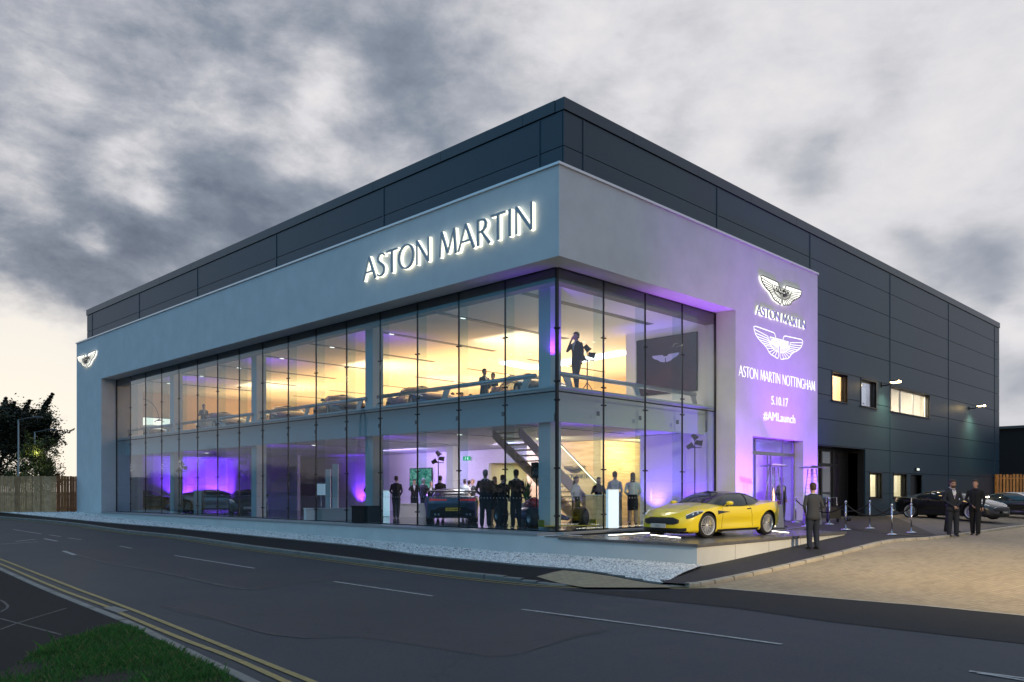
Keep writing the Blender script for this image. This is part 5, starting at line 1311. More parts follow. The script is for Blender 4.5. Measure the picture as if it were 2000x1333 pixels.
# ================================================================== PEOPLE
def seg_d(p, a, b):
    ab = b-a; t = max(0, min(1, (p-a).dot(ab)/max(1e-9, ab.dot(ab)))); return (p-(a+ab*t)).length
ARMS = {
 'hang': [(-.03, .245, 1.17), (.03, .235, .93)], 'clasp': [(.02, .262, 1.17), (.19, .045, .97)], 'front': [(-.03, .262, 1.16), (.15, .15, 1.0)],
 'phone': [(.17, .24, 1.22), (.13, .10, 1.55)], 'fold': [(.06, .28, 1.18), (.24, .02, 1.20)], 'up': [(.14, .27, 1.28), (.26, .10, 1.52)], 'drink': [(.04, .28, 1.17), (.27, .18, 1.24)], 'back': [(-.12, .27, 1.18), (-.17, .06, .98)],
}
def person(label, pos, head, h=1.8, la='hang', ra='hang', stride=.0, top='suit', legs='suit', hair='hairb', long_hair=False, skirt=None, fine=False, sit=False, jacket=True, tie=None, shirt=True, wide=1.0, face=0.0, group=None, glasses=False, beard=False, hand=None):
    k = h/1.8; root = empty('person', pos, head, label, 'person', group)
    mb = MB(); SEG = []; dz = -.42 if sit else 0
    def V3(x, y, z): return Vector((x, y, z+dz))
    def limb(pts, rs, kind, n=10):
        pts = [Vector(p) for p in pts]; mb.tube(pts, rs, n)
        for q, r in ((pts[0], rs[0]), (pts[-1], rs[-1])): ball(q, r)
        for p_ in pts[1:-1]: ball(p_, rs[pts.index(p_)])
        for a, b in zip(pts[:-1], pts[1:]): SEG.append((kind, a, b))
    def ball(c, r, sx=1, sy=1, sz=1):
        prof = [(max(1e-4, r*sin(t)), -r*cos(t)) for t in [pi*i/7 for i in range(8)]]
        mb.lathe(prof, 10, mat=Matrix.Translation(c) @ Matrix.Diagonal((sx, sy, sz, 1)))
    # torso
    rings = [(.86, .115, .165), (.95, .125, .172), (1.05, .112, .150), (1.15, .110, .148), (1.28, .122, .172), (1.38, .122, .188), (1.45, .10, .185), (1.50, .07, .12), (1.53, .055, .065)]
    mb.loft([[V3(rx*cos(t)-.01*(z > 1.3), ry*wide*sin(t), z) for t in [2*pi*i/16 for i in range(16)]] for z, rx, ry in rings])
    SEG.append(('top', V3(0, 0, .98), V3(0, 0, 1.46))); SEG.append(('top', V3(0, -.13, 1.42), V3(0, .13, 1.42)))
    mb.tube([V3(-.01, 0, 1.48), V3(.012, 0, 1.62)], .056, 12); SEG.append(('skin', V3(0, 0, 1.56), V3(.01, 0, 1.62)))
    # head with brow, nose, chin and ears
    fm = Matrix.Translation(V3(.012, 0, 1.60)) @ Matrix.Rotation(face, 4, 'Z')
    hr = [(-.035, .035, .03, .045), (-.015, .062, .052, .032), (.02, .080, .064, .016), (.06, .092, .072, .008), (.10, .098, .077, .0), (.145, .098, .077, -.004), (.18, .082, .066, -.006), (.203, .05, .042, -.008), (.212, .015, .012, -.008)]
    mb.loft([[fm @ Vector((ox+rx*cos(t), ry*sin(t), z)) for t in [2*pi*i/16 for i in range(16)]] for z, rx, ry, ox in hr])
    mb.lathe([(.001, .025), (.012, .01), (.017, -.018), (.001, -.024)], 8, mat=fm @ Matrix.Translation((.102, 0, .068)))
    for s in (-1, 1): mb.lathe([(.001, -.012), (.022, -.01), (.024, .006), (.001, .01)], 8, mat=fm @ Matrix.Translation((-.002, s*.078, .075)) @ Matrix.Rotation(R(90), 4, 'X'))
    mb.box(.088, .098, -.022, .022, .018, .026, mat=fm)
    SEG.append(('skin', fm @ Vector((0, 0, .0)), fm @ Vector((0, 0, .2))))
    # legs
    for s in (1, -1):
        f = stride*s
        if sit: hip, knee, ank = V3(0, s*.09, .90), V3(.44, s*.11, .92), Vector((.46, s*.11, .10))
        else: hip, knee, ank = V3(0, s*.088, .92), V3(f*.55+.02, s*.10, .50), V3(f-.01, s*(.105 if stride else .11), .09)
        limb([hip, hip.lerp(knee, .5), knee, knee.lerp(ank, .35), ank], [.104, .100, .084, .080, .068], 'skinleg' if skirt else 'legs')
        sh = MB(); sz = Vector((ank.x, ank.y, 0)); tz = max(0, ank.z-.09)
        sh.loft([[Vector((sz.x+x, sz.y+w_*cos(t), zc+h_*sin(t)+tz)) for t in [2*pi*i/10 for i in range(10)]] for x, w_, h_, zc in ((-.075, .028, .028, .035), (-.05, .04, .042, .045), (.0, .043, .045, .05), (.08, .046, .033, .036), (.15, .043, .025, .028), (.19, .022, .014, .018))])
        for i in range(0): pass
        sh.v = [tuple(Vector(q)*k) for q in sh.v]; sh.build('shoe', M['shoe'], root)
    # arms and five fingered hands
    hands = []
    for s, nm in ((1, la), (-1, ra)):
        e, w_ = ARMS[nm]; shd = V3(0, s*.185*wide, 1.42); el = V3(e[0], s*e[1]*wide, e[2]); wr = V3(w_[0], s*w_[1], w_[2]); 
        limb([shd, shd.lerp(el, .5), el], [.060, .052, .043], 'arm'); limb([el, el.lerp(wr, .4), wr], [.042, .040, .028], 'arm')
        d = (wr-el).normalized(); side_ = d.cross(Vector((0, s, 0))); 
        if side_.length < .2: side_ = Vector((1, 0, 0))
        side_.normalize(); nrm = d.cross(side_).normalized()
        palm = wr+d*.05; hands.append((wr, wr+d*.18))
        mb.loft([[wr+d*t_+side_*(a_*cos(t))+nrm*(b_*sin(t)) for t in [2*pi*i/10 for i in range(10)]] for t_, a_, b_ in ((0, .026, .02), (.03, .036, .018), (.075, .042, .017), (.095, .036, .014))])
        SEG.append(('skin', wr+d*.02, wr+d*.10))
        for q, (o_, L) in enumerate(((-.031, .062), (-.011, .074), (.010, .070), (.030, .056))):
            b0 = wr+d*.085+side_*o_; b1 = b0+d*L*.5+nrm*-.006*s; b2 = b1+d*L*.4+nrm*-.02*s
            if fine: mb.tube([b0, b1, b2], [.0105, .0095, .008], 6)
            else: mb.tube([b0, b2], [.013, .011], 5)
            SEG.append(('skin', b0, b2))
        t0 = wr+d*.025-side_*.03; mb.tube([t0, t0+d*.03-side_*.022, t0+d*.06-side_*.024], [.014, .012, .009], 6); SEG.append(('skin', t0, t0+d*.06-side_*.024))
    mb.v = [tuple(Vector(q)*k) for q in mb.v]
    b = mb.build('body', [M[top], M[legs], M['skin']], root)
    rm = b.modifiers.new('r', 'REMESH'); rm.mode = 'VOXEL'; rm.voxel_size = .011 if fine else .022; rm.use_smooth_shade = True
    dg = bpy.context.evaluated_depsgraph_get(); me = bpy.data.meshes.new_from_object(b.evaluated_get(dg)); b.modifiers.clear(); b.data = me
    me.materials.clear(); [me.materials.append(m) for m in (M[top], M[legs], M['skin'])]
    idx = {'top': 0, 'arm': 0, 'legs': 1, 'skinleg': 2, 'skin': 2}; off_ = {'top': .12, 'arm': .045, 'legs': .07, 'skinleg': .07, 'skin': .03}
    # bare heads, hands and (with a skirt) legs take the skin material
    n = len(me.polygons); cc = np.empty(n*3); me.polygons.foreach_get('center', cc); cc = cc.reshape(-1, 3)/k
    best = np.full(n, 1e9); mi = np.zeros(n, dtype=np.int32)
    for kd, a, b_ in SEG:
        a = np.array(a); b2 = np.array(b_); ab = b2-a; t = np.clip(((cc-a)@ab)/max(1e-9, ab@ab), 0, 1); d = np.linalg.norm(cc-(a+t[:, None]*ab), axis=1)-off_[kd]
        q = d < best; best[q] = d[q]; mi[q] = idx[kd]
    mi[cc[:, 2] > 1.535+dz] = 2
    me.polygons.foreach_set('material_index', mi); me.polygons.foreach_set('use_smooth', [True]*n)
    def child(m, nm, mat):
        m.v = [tuple(Vector(q)*k) for q in m.v]; return m.build(nm, mat, root)
    # hair
    m = MB(); hs = [(.085, .100, .081, -.012), (.12, .108, .086, -.012), (.155, .106, .085, -.010), (.19, .088, .073, -.010), (.215, .058, .048, -.01), (.228, .015, .012, -.01)]
    if long_hair: hs = [(-.12, .06, .085, -.075), (-.04, .075, .088, -.06), (.03, .088, .088, -.035)]+hs
    else: hs = [(.02, .055, .062, -.045), (.05, .082, .078, -.028)]+hs
    m.loft([[fm @ Vector((ox+(rx if cos(t) < .35 or z > .15 else rx*.78)*cos(t), ry*sin(t), z)) for t in [2*pi*i/18 for i in range(18)]] for z, rx, ry, ox in hs]); child(m, 'hair', M[hair])
    if fine:
        m = MB()
        for s in (-1, 1): m.lathe([(.0005, .004), (.010, .002), (.013, -.004)], 8, mat=fm @ Matrix.Translation((.086, s*.031, .098)) @ Matrix.Rotation(R(90), 4, 'Y')); m.box(.088, .096, s*.031-.018, s*.031+.018, .113, .119, mat=fm)
        child(m, 'eyes', M['hairb'])
        if beard: m = MB(); m.loft([[fm @ Vector((ox+.01+rx*cos(t), ry*sin(t), z)) for t in [-1.4+2.8*i/10 for i in range(11)]] for z, rx, ry, ox in ((-.04, .03, .03, .045), (-.015, .065, .056, .032), (.012, .078, .066, .02), (.03, .080, .068, .012))], closed=False, cap=False); child(m, 'beard', M['hairb'])
        if glasses:
            m = MB()
            for s in (-1, 1): m.tube([fm @ Vector((.108, s*.033+.022*cos(t), .097+.017*sin(t))) for t in [2*pi*i/10 for i in range(10)]], .0028, 4, closed=True); m.tube([fm @ Vector((.106, s*.052, .10)), fm @ Vector((.0, s*.082, .10))], .0028, 4)
            child(m, 'glasses', M['matt'])
    if jacket:
        m = MB(); jr = [(.80, .145, .195), (.90, .142, .188), (1.02, .130, .170), (1.12, .124, .166), (1.28, .136, .186), (1.38, .134, .198), (1.445, .108, .190), (1.49, .082, .135), (1.515, .066, .080)]
        if sit: jr = jr[2:]
        n_ = 22; rg = []
        for z, rx, ry in jr:
            g0 = .10*max(0, (1.1-z)/.3) if fine else 0
            rg.append([V3(-.008+rx*cos(t)*(1-(0 if z < 1.2 else 0)), ry*wide*sin(t), z-(.012 if abs(t-pi) > 2.6 else 0)) for t in [g0+(2*pi-2*g0)*i/(n_-1) for i in range(n_)]])
        m.loft(rg, closed=False, cap=False); j = child(m, 'jacket', M[top]); so_ = j.modifiers.new('s', 'SOLIDIFY'); so_.thickness = .008
        if shirt:
            m = MB(); c_ = [V3(.072, -.045, 1.50), V3(.072, .045, 1.50), V3(.126, .055, 1.40), V3(.137, .0, 1.20), V3(.126, -.055, 1.40)]
            m.add([(q.x+.012, q.y, q.z) for q in c_], [(0, 1, 2, 3, 4)]); m.tube([V3(-.01+.066*cos(t), .064*sin(t), 1.525) for t in [2*pi*i/14 for i in range(14)]], .013, 5, closed=True); child(m, 'shirt_front', M['shirt'])
        if tie: m = MB(); m.add([V3(.10, -.014, 1.505), V3(.10, .014, 1.505), V3(.148, .034, 1.30), V3(.155, 0, 1.24), V3(.148, -.034, 1.30)], [(0, 1, 2, 3, 4)]); child(m, 'tie', tie)
    if skirt:
        m = MB(); m.loft([[V3(rx*cos(t), ry*sin(t), z) for t in [2*pi*i/18 for i in range(18)]] for z, rx, ry in ((.52, .15, .175), (.70, .155, .19), (.92, .145, .185), (1.06, .118, .158))], cap=False); child(m, 'skirt', M[skirt])
    return root
def zp(px, d, off=0.078): p = W(px, d); return (p.x, p.y, GZ(p.x, p.y)+off)
away = lambda dx=0: camdir(dx, 1)
toward = lambda dx=0: camdir(dx, -1)
M['tie'] = pbr('purple_tie', (.22, .18, .38), .6); M['coat'] = pbr('black_fleece', (.008, .009, .012), .9)
person('man in charcoal blazer and dark jeans seen from behind before the podium', zp(1588, 22.6), away(-.15), 1.80, 'front', 'front', top='jacket', legs='jeans', fine=True, wide=1.04)
person('bearded doorman with glasses, white shirt and purple tie, hands clasped, facing the camera', zp(1861, 26.6, .03), toward(-.15), 1.82, 'clasp', 'clasp', fine=True, tie=M['tie'], glasses=True, beard=True, wide=1.04, top='suit')
person('man in black mostly hidden behind the bearded doorman', zp(1858, 28.4), toward(.3), 1.80, 'back', 'back', stride=.12, fine=False, top='suit2', legs='suit2')
person('doorman in black zipped coat looking left, hand at his side', zp(1905, 27.4, .03), toward(-1.0), 1.84, 'hang', 'clasp', fine=True, top='coat', legs='suit2', shirt=False, face=.1, stride=.10, wide=1.05)
person('dark figure standing just inside the main glass door', W(1526, 33.4, .02), toward(.5), 1.8, 'hang', 'hang', top='suit2', legs='suit2')
I = INZ
person('man in dark suit with legs apart standing alone beside the glowing pedestal', W(774, 35.6, I), away(.1), 1.82, 'front', 'front', stride=.14, top='suit', legs='suit')
person('broad man in navy suit, left one of the pair right of the grey car', W(948, 26.9, I), away(.05), 1.86, 'front', 'front', top='suit', legs='suit', wide=1.1, hair='hairg')
person('man in dark suit with back to the glass, near the loudspeaker stand', W(1008, 26.6, I), away(-.4), 1.86, 'hang', 'front', top='suit2', legs='suit2', wide=1.06)
person('person in black partly hidden between the two suited men', W(982, 28.2, I), away(.6), 1.72, 'hang', 'front', top='suit2', legs='suit2')
person('woman in dark red dress facing out between the suited men', W(966, 30.5, I), toward(-.2), 1.70, 'hang', 'drink', top='suit2', legs='suit2', skirt='suit2', hair='hairblond', long_hair=True, jacket=False)
person('man half in the dark left of the glowing pedestal, arms folded', W(723, 38.5, I), toward(.4), 1.8, 'fold', 'fold', top='suit2', legs='suit2')
person('man raising a phone to film, in front of the wall screen', W(809, 41.0, I), toward(.2), 1.76, 'up', 'up', top='suit2', legs='suit2')
person('white haired man in pale shirt and dark jacket by the wall screen', W(827, 42.5, I), away(.6), 1.82, 'hang', 'drink', top='suit', legs='suit', hair='hairg')
person('short man with red face looking out behind the grey car', W(842, 37.2, I), toward(0), 1.60, 'hang', 'drink', top='suit', legs='suit', hair='hairg')
person('man in black with one arm raised behind the grey car', W(860, 35.0, I), away(.2), 1.82, 'phone', 'hang', top='suit2', legs='suit2')
person('man in white shirt with his back turned behind the grey car roof', W(908, 38.0, I), away(.4), 1.72, 'drink', 'drink', top='shirt', legs='suit', jacket=False)
person('dark haired man beside the white shirt, before the cream office', W(916, 40.5, I), away(-.2), 1.70, 'hang', 'drink', top='suit', legs='suit')
person('man in profile at the right of the group before the cream office', W(923, 39.0, I), toward(-1), 1.72, 'drink', 'hang', top='jacket', legs='suit', hair='hairblond')
person('woman in pale top and black skirt beside the stair rail', W(1125, 29.0, I), toward(1.2), 1.68, 'hang', 'hang', top='shirt', legs='suit2', skirt='suit2', hair='hairb', long_hair=True, jacket=False)
person('long haired woman in dark dress behind the wooden desk', W(1169, 30.6, I), toward(0), 1.68, 'drink', 'drink', top='suit2', legs='suit2', skirt='suit2', hair='hairb', long_hair=True, jacket=False)
person('waiter in white shirt behind the white pedestal by the right glass', W(1201, 29.2, I), away(.5), 1.86, 'drink', 'front', top='shirt', legs='suit2', jacket=False, hair='hairb')
person('woman in white blouse with long ponytail near the violet wall end', W(1236, 28.3, I), away(.1), 1.80, 'front', 'front', top='shirt', legs='suit2', skirt='suit2', hair='hairb', long_hair=True, jacket=False)
U = SZ1
person('man in dark blazer on the phone upstairs at the glass corner', W(1126, 26.0, U+.1), toward(-1.1), 1.82, 'hang', 'phone', top='suit', legs='jacket', hair='hairb', stride=.12)
person('taller man of the couple talking upstairs behind the rail', W(946, 33.4, U), toward(.8), 1.86, 'hang', 'drink', top='jacket', legs='suit', hair='hairb')
person('shorter man of the couple talking upstairs behind the rail', W(963, 33.9, U), toward(-.8), 1.76, 'hang', 'drink', top='jacket', legs='suit', hair='hairb')
person('lone standing figure upstairs before the small bright screen', W(398, 46.5, U), toward(.8), 1.80, 'hang', 'drink', top='suit', legs='suit')
for px, lb in ((884, 'leftmost of the three heads seated upstairs'), (902, 'middle of the three heads seated upstairs'), (919, 'rightmost of the three heads seated upstairs')):
    p = W(px, 37.0+random.random(), U); person(lb, p, away(random.uniform(-.6, .6)), 1.75, 'front', 'front', top='jacket', legs='suit', sit=True)
    s = empty('stool', p, 0, 'dark round stool under the '+lb.split(' heads')[0]+' seated people', 'stool'); m = MB(); m.lathe([(.001, .40), (.2, .40), (.2, .46), (.001, .46)], 16); m.build('seat', M['matt'], s); m = MB(); m.tube([(0, 0, 0), (0, 0, .4)], .03, 8); m.lathe([(.001, .02), (.2, .015), (.2, 0)], 16); m.build('base', M['steel'], s)
# ================================================================== PROPS
def pedestal(px, d, label, glow, h=1.2, wdt=.34):
    r = empty('pedestal', W(px, d, I), -TH+.1, label, 'pedestal'); mb = MB(); mb.box(-wdt/2, wdt/2, -wdt/2, wdt/2, 0.02, h)
    mb.build('box', pbr('lit_pedestal', (.75, .8, .85), .6, emit=(.62, .86, 1.0), es=.62) if glow else M['column'], r, bevel=.006); mb = MB(); mb.box(-wdt/2-.01, wdt/2+.01, -wdt/2-.01, wdt/2+.01, h, h+.02); mb.build('top', M['inwhite'], r)
    mb = MB(); mb.box(-wdt/2+.02, wdt/2-.02, -wdt/2+.02, wdt/2-.02, 0, .02); mb.build('base', M['steel'], r)
pedestal(1196, 25.9, 'glowing white pedestal behind the right glass face', True, 1.22); pedestal(753, 38.0, 'pale blue glowing pedestal beside the lone suited man', True, 1.2, .36); pedestal(388, 43.5, 'unlit grey pedestal in front of the violet lit silver car', False, 1.2, .4)
def tripod_stand(px, d, label, h, top, z0=I, cat='light stand', name='light_stand'):
    r = empty(name, W(px, d, z0), -TH, label, cat); mb = MB(); mb.tube([(0, 0, .25), (0, 0, h)], .022, 8); mb.build('pole', M['matt'], r)
    for k in range(3):
        a = k*2.1+.4; mb = MB(); mb.tube([(0, 0, .55), (.42*cos(a), .42*sin(a), 0.015)], .014, 6); mb.build('leg', M['matt'], r)
    if top == 'speaker':
        mb = MB(); mb.box(-.17, .17, -.16, .16, h-.02, h+.46); s = mb.build('cabinet', M['matt'], r, bevel=.02); mb = MB(); mb.lathe([(.001, 0), (.12, 0), (.13, .01)], 20, mat=Matrix.Translation((0, -.163, h+.16)) @ Matrix.Rotation(R(90), 4, 'X')); mb.build('cone', M['slot'], s)
    else:
        mb = MB()
        for q, (dx, dz_) in enumerate(((-.17, .0), (.16, .12), (.0, .34))):
            mt = Matrix.Translation((dx, 0, h+dz_)) @ Matrix.Rotation(R(60+40*q), 4, 'Y'); mb.lathe([(.001, -.13), (.08, -.13), (.10, .08), (.13, .1), (.11, .1), (.001, .06)], 12, mat=mt)
        mb.tube([(-.25, 0, h-.06), (.25, 0, h-.06)], .018, 6); mb.tube([(0, 0, h-.1), (0, 0, h+.4)], .015, 6); mb.build('lamp_head', M['matt'], r)
        mb = MB(); mb.lathe([(.001, 0), (.02, 0), (.001, .01)], 8, mat=Matrix.Translation((-.1, -.12, h-.4))); 
    return r
tripod_stand(1048, 25.9, 'black loudspeaker on a tripod beside the corner column', 1.62, 'speaker', cat='loudspeaker', name='loudspeaker')
tripod_stand(1357, 30.5, 'black stage lamps on a tall tripod behind the right glass', 2.85, 'lamp')
tripod_stand(1147, 27.6, 'stage lamp on a tripod upstairs behind the man on the phone', 1.35, 'lamp', U)
tripod_stand(856, 36.5, 'tall stand with lamps between the wall screen and the white column', 2.5, 'lamp')
tripod_stand(355, 44.0, 'dark stand with hanging lamps before the violet wall at the left', 2.3, 'lamp')
def screen(p, rz, w_, h_, z, label, paint, name='wall_screen', cat='screen', em=0):
    r = empty(name, (p[0], p[1], z), rz, label, cat); mb = MB(); mb.box(-w_/2-.04, w_/2+.04, -.06, 0, -h_/2-.04, h_/2+.04); mb.build('frame', M['matt'], r); mb = MB(); mb.box(-w_/2, w_/2, -.066, -.061, -h_/2, h_/2); mb.build('display', paint, r); return r
def noisy(name, stops, sc, s, dist=1.5):
    m = bpy.data.materials.new(name); m.use_nodes = True; nt = m.node_tree; nt.nodes.clear(); t = NT(nt); co = t.n('ShaderNodeTexCoord').outputs['Object']
    e = t.n('ShaderNodeEmission'); t.put(e.inputs[0], t.ramp(t.noise(co, sc, 5, .6, dist), stops)); e.inputs[1].default_value = s; o = t.n('ShaderNodeOutputMaterial'); nt.links.new(e.outputs[0], o.inputs[0]); return m
def W_a(px, a): r = (px-1000)/FPX; d = a/(sS+cS*r); return W(px, d), d
pw, d = W_a(823, 29.96); screen(pw, R(-90), 1.95, 1.25, EYE+(960-937)*d/FPX, 'green moving picture on the ground floor wall screen', noisy('forest_film', [(.3, (.01, .06, .05)), (.5, (.05, .32, .26)), (.62, (.35, .65, .55)), (.75, (.02, .1, .08))], 5, .8))
pw, d = W_a(981, 29.9); pk = screen((29.9, 26.0), R(-90), 1.3, 1.3, 1.62, 'dark pink picture on the wall left of the stairs', noisy('pink_film', [(.35, (.10, .01, .03)), (.55, (.45, .03, .10)), (.7, (.7, .12, .15))], 2.5, .7))
# large dark screen with wings on the corner wall upstairs
sx = PL+.05; ts = screen((sx, (16.8+19.5)/2), R(-90), 2.7, 2.15, 6.17, 'large dark screen with a winged outline on the upper corner wall', noisy('dusk_film', [(.3, (.012, .014, .035)), (.55, (.05, .018, .03)), (.75, (.10, .035, .035))], .45, .9, .3))
ln = MB(); fl = MB(); wing(ln, fl, Matrix.Translation((.0, 0, .28)), .62, .012, (-.072, -.067), (-.075, -.07)); fl.build('screen_emblem', emis('screen_mark', (.40, .30, .62), .8), ts)
# winged badge and lettering on the oak wall
q0, d = W_a(1123, 27.9); em_ = empty('winged_emblem', (27.9, q0.y, EYE+(960-917)*d/FPX), 0, 'dark metal winged badge on the oak wall beside the stairs', 'sign')
ln, fl = MB(), MB(); mt = wall_mat((0, 0, 0), (0, -1, 0), (-1, 0, 0)); wing(ln, fl, mt, .62, .02, (-.03, -.005), (-.04, -.03)); fl.build('plate', pbr('brass_dark', (.30, .22, .12), .4, .7), em_); ln.build('outline', M['matt'], em_)
tx = empty('wall_lettering', (27.9, q0.y+.75, EYE+(960-935)*d/FPX), 0, 'dark metal lettering under the badge on the oak wall', 'sign')
for c, m in letters('ASTON MARTIN', .20, 1.6, -.03, -.005, mt): m.build('letter', M['slot'], tx)
ex = empty('exit_sign', W_a(912, 29.9)[0]+Vector((0, 0, 3.05)), R(-90), 'small green running man exit sign over the cream office', 'sign'); mb = MB(); mb.box(-.26, .26, -.05, 0, -.11, .11); mb.build('housing', emis('exit_green', (.02, .5, .22), 1.2), ex)
mb = MB(); mb.lathe([(.0005, 0), (.022, 0), (.0005, .004)], 10, mat=Matrix.Translation((-.05, -.053, .06)) @ Matrix.Rotation(R(90), 4, 'X')); mb.tube([(-.05, -.056, .04), (-.08, -.056, -.01), (-.04, -.056, -.04), (-.07, -.056, -.08)], .012, 4); mb.tube([(-.08, -.056, -.01), (-.13, -.056, -.06)], .012, 4); mb.tube([(-.05, -.056, .03), (.0, -.056, .0)], .01, 4); mb.box(.08, .16, -.058, -.052, -.08, .07); mb.build('pictogram', emis('exit_white2', (.9, 1, .95), 1.5), ex)
def counter(p, rz, L, w_, h_, label, mat, name='counter', cat='counter', topm=None):
    r = empty(name, p, rz, label, cat); mb = MB(); mb.box(-L/2, L/2, -w_/2, w_/2, 0.0, h_-.04); mb.build('front', mat, r); mb = MB(); mb.box(-L/2-.03, L/2+.03, -w_/2-.03, w_/2+.03, h_-.04, h_); mb.build('top', topm or mat, r); return r
counter(W(716, 31.2, I), -TH+.1, 1.05, .7, .62, 'low black box on the floor left of the glowing pedestal', M['matt'], 'equipment_case', 'case')
counter(W(644, 33.8, I), -TH+.4, 2.0, .6, .48, 'low white bench unit between the second and third columns', M['inwhite'], 'bench', 'bench')
counter(W(812, 37.5, I), -TH+.1, 1.6, .5, .62, 'low white seat unit behind the lone suited man', M['inwhite'], 'bench', 'bench')
counter(W(1176, 29.2, I), -TH+.1, 1.3, .6, 1.05, 'oak reception desk beside the foot of the stairs', bpy.data.materials['oak_cladding'], 'reception_desk', 'desk', M['inwhite'])
for px, d, w_, h_, lb in ((641, 34.5, .22, 2.1, 'left slim white display post between the columns'), (655, 34.0, .24, 2.3, 'right slim white display post between the columns')):
    r = empty('display_post', W(px, d, I), -TH, lb, 'display post'); mb = MB(); mb.box(-w_/2, w_/2, -.05, .05, .03, h_); mb.build('panel', M['inwhite'], r, bevel=.01); mb = MB(); mb.box(-.25, .25, -.2, .2, 0, .03); mb.build('base', M['steel'], r)
sgn = empty('poster_stand', W(627, 36.0, I), -TH+.2, 'small white lit notice on a stand in the dark middle bay', 'sign stand'); mb = MB(); mb.box(-.22, .22, -.02, .02, 1.0, 1.5); mb.build('panel', emis('notice', (.6, .75, 1), .5), sgn); mb = MB(); mb.tube([(0, 0, 0), (0, 0, 1.0)], .02, 6); mb.build('pole', M['steel'], sgn)
# plant pot near the corner
pl = empty('potted_plant', W(1028, 29.3, I), 0, 'green leafy plant in a white planter left of the racing car', 'plant'); mb = MB(); mb.box(-.18, .18, -.18, .18, 0, .75); mb.build('pot', M['inwhite'], pl)
mb = MB()
for _ in range(90):
    a = random.random()*6.28; l = random.uniform(.4, .9); o = random.uniform(.05, .35); p0 = Vector((0, 0, .75)); p1 = Vector((cos(a)*o*.5, sin(a)*o*.5, .75+l*.6)); p2 = Vector((cos(a)*o, sin(a)*o, .75+l)); s_ = Vector((-sin(a), cos(a), 0))*.02
    mb.add([p0-s_*.4, p0+s_*.4, p1+s_, p1-s_, p2], [(0, 1, 2, 3), (3, 2, 4)])
mb.build('leaves', pbr('plant_green', (.04, .12, .03), .5), pl, recalc=False)
# arc lamp and screen at the far left upstairs
r = empty('arc_lamp', W(245, 50.4, U), -TH, 'thin arched floor lamp at the far left end upstairs', 'lamp'); mb = MB(); pts = [(1.05-1.05*cos(t), 0, 1.0+1.55*sin(t)) for t in [pi*i/20*.93 for i in range(21)]]; mb.tube([(0, 0, 0)]+pts, .02, 6); mb.build('arm', M['slot'], r)
q = pts[-1]; mb = MB(); mb.lathe([(.02, 0), (.30, -.18), (.29, -.18), (.02, -.01)], 16, mat=Matrix.Translation((q[0], 0, q[2]))); mb.build('lamp_shade', M['steel'], r); mb = MB(); mb.lathe([(.001, -.15), (.24, -.16), (.001, -.165)], 12, mat=Matrix.Translation((q[0], 0, q[2]))); mb.build('bulb', emis('arc_bulb', (1, .9, .7), 8), r)
r = empty('light_box', (21.6, YE-.1, 5.72), 0, 'long white light box on the end wall upstairs', 'light'); mb = MB(); mb.box(-2.0, 1.3, -.1, 0, -.25, .25); mb.build('diffuser', emis('box_white', (1, .92, .75), 1.6), r); mb = MB(); mb.box(-2.05, 1.35, -.02, .03, -.3, .3); mb.build('frame', M['slot'], r)
pw, d = W_a(440, 27.0); screen((26.5, 47.0), R(-60), 3.6, 1.5, 5.6, 'pale sky picture on a screen upstairs left of the third column', noisy('sky_film', [(.3, (.25, .36, .38)), (.6, (.7, .75, .72))], .8, .8))
# patio heaters
def heater(px, d, label, lit):
    p = W(px, d); r = empty('patio_heater', (p.x, p.y, GZ(p.x, p.y)+.07 if p.y < 12.8 else .0), -TH+.3, label, 'patio heater', 'pyramid patio heaters')
    mb = MB(); mb.loft([[Vector((x*s_, y*s_, z)) for x, y in ((-1, -1), (1, -1), (1, 1), (-1, 1))] for s_, z in ((.25, .03), (.20, .82))]); 
    for i in range(len(mb.sm)): mb.sm[i] = False
    mb.build('base', M['steel'], r); mb = MB(); mb.box(-.27, .27, -.27, .27, 0, .03); mb.build('foot', M['matt'], r)
    for x, y in ((-1, -1), (1, -1), (1, 1), (-1, 1)):
        m = MB(); m.tube([(x*.2, y*.2, .82), (x*.10, y*.10, 2.1)], .016, 6); m.build('strut', M['chrome'], r)
    mb = MB(); mb.loft([[Vector((x*s_, y*s_, z)) for x, y in ((-1, -1), (1, -1), (1, 1), (-1, 1))] for s_, z in ((.33, 2.12), (.34, 2.15), (.06, 2.22))]); 
    for i in range(len(mb.sm)): mb.sm[i] = False
    mb.build('hood', M['chrome'], r)
    mb = MB(); mb.tube([(0, 0, .84), (0, 0, 2.1)], .055, 14); mb.build('glass_tube', glassmat('tube_glass', (.95, .95, .97), .06, .8), r)
    if lit: mb = MB(); mb.tube([(0, 0, .9), (.008, 0, 1.1), (-.01, 0, 1.25), (0, 0, 1.38)], [.028, .03, .02, .004], 8); mb.build('flame', emis('flame', (1, .5, .25), 5), r)
    mb = MB()
    for k in range(8):
        z = .95+k*.14; s_ = .2-.1*(z-.82)/1.28; mb.tube([(-s_, -s_, z), (s_, -s_, z)], .004, 4); mb.tube([(s_, -s_, z), (s_, s_, z)], .004, 4); mb.tube([(-s_, -s_, z), (-s_, s_, z)], .004, 4)
    mb.build('wire_guard', M['chrome'], r)
heater(1511, 28.2, 'left pyramid patio heater with flame beside the main door', True); heater(1586, 30.3, 'right pyramid patio heater behind the man in the blazer', False)
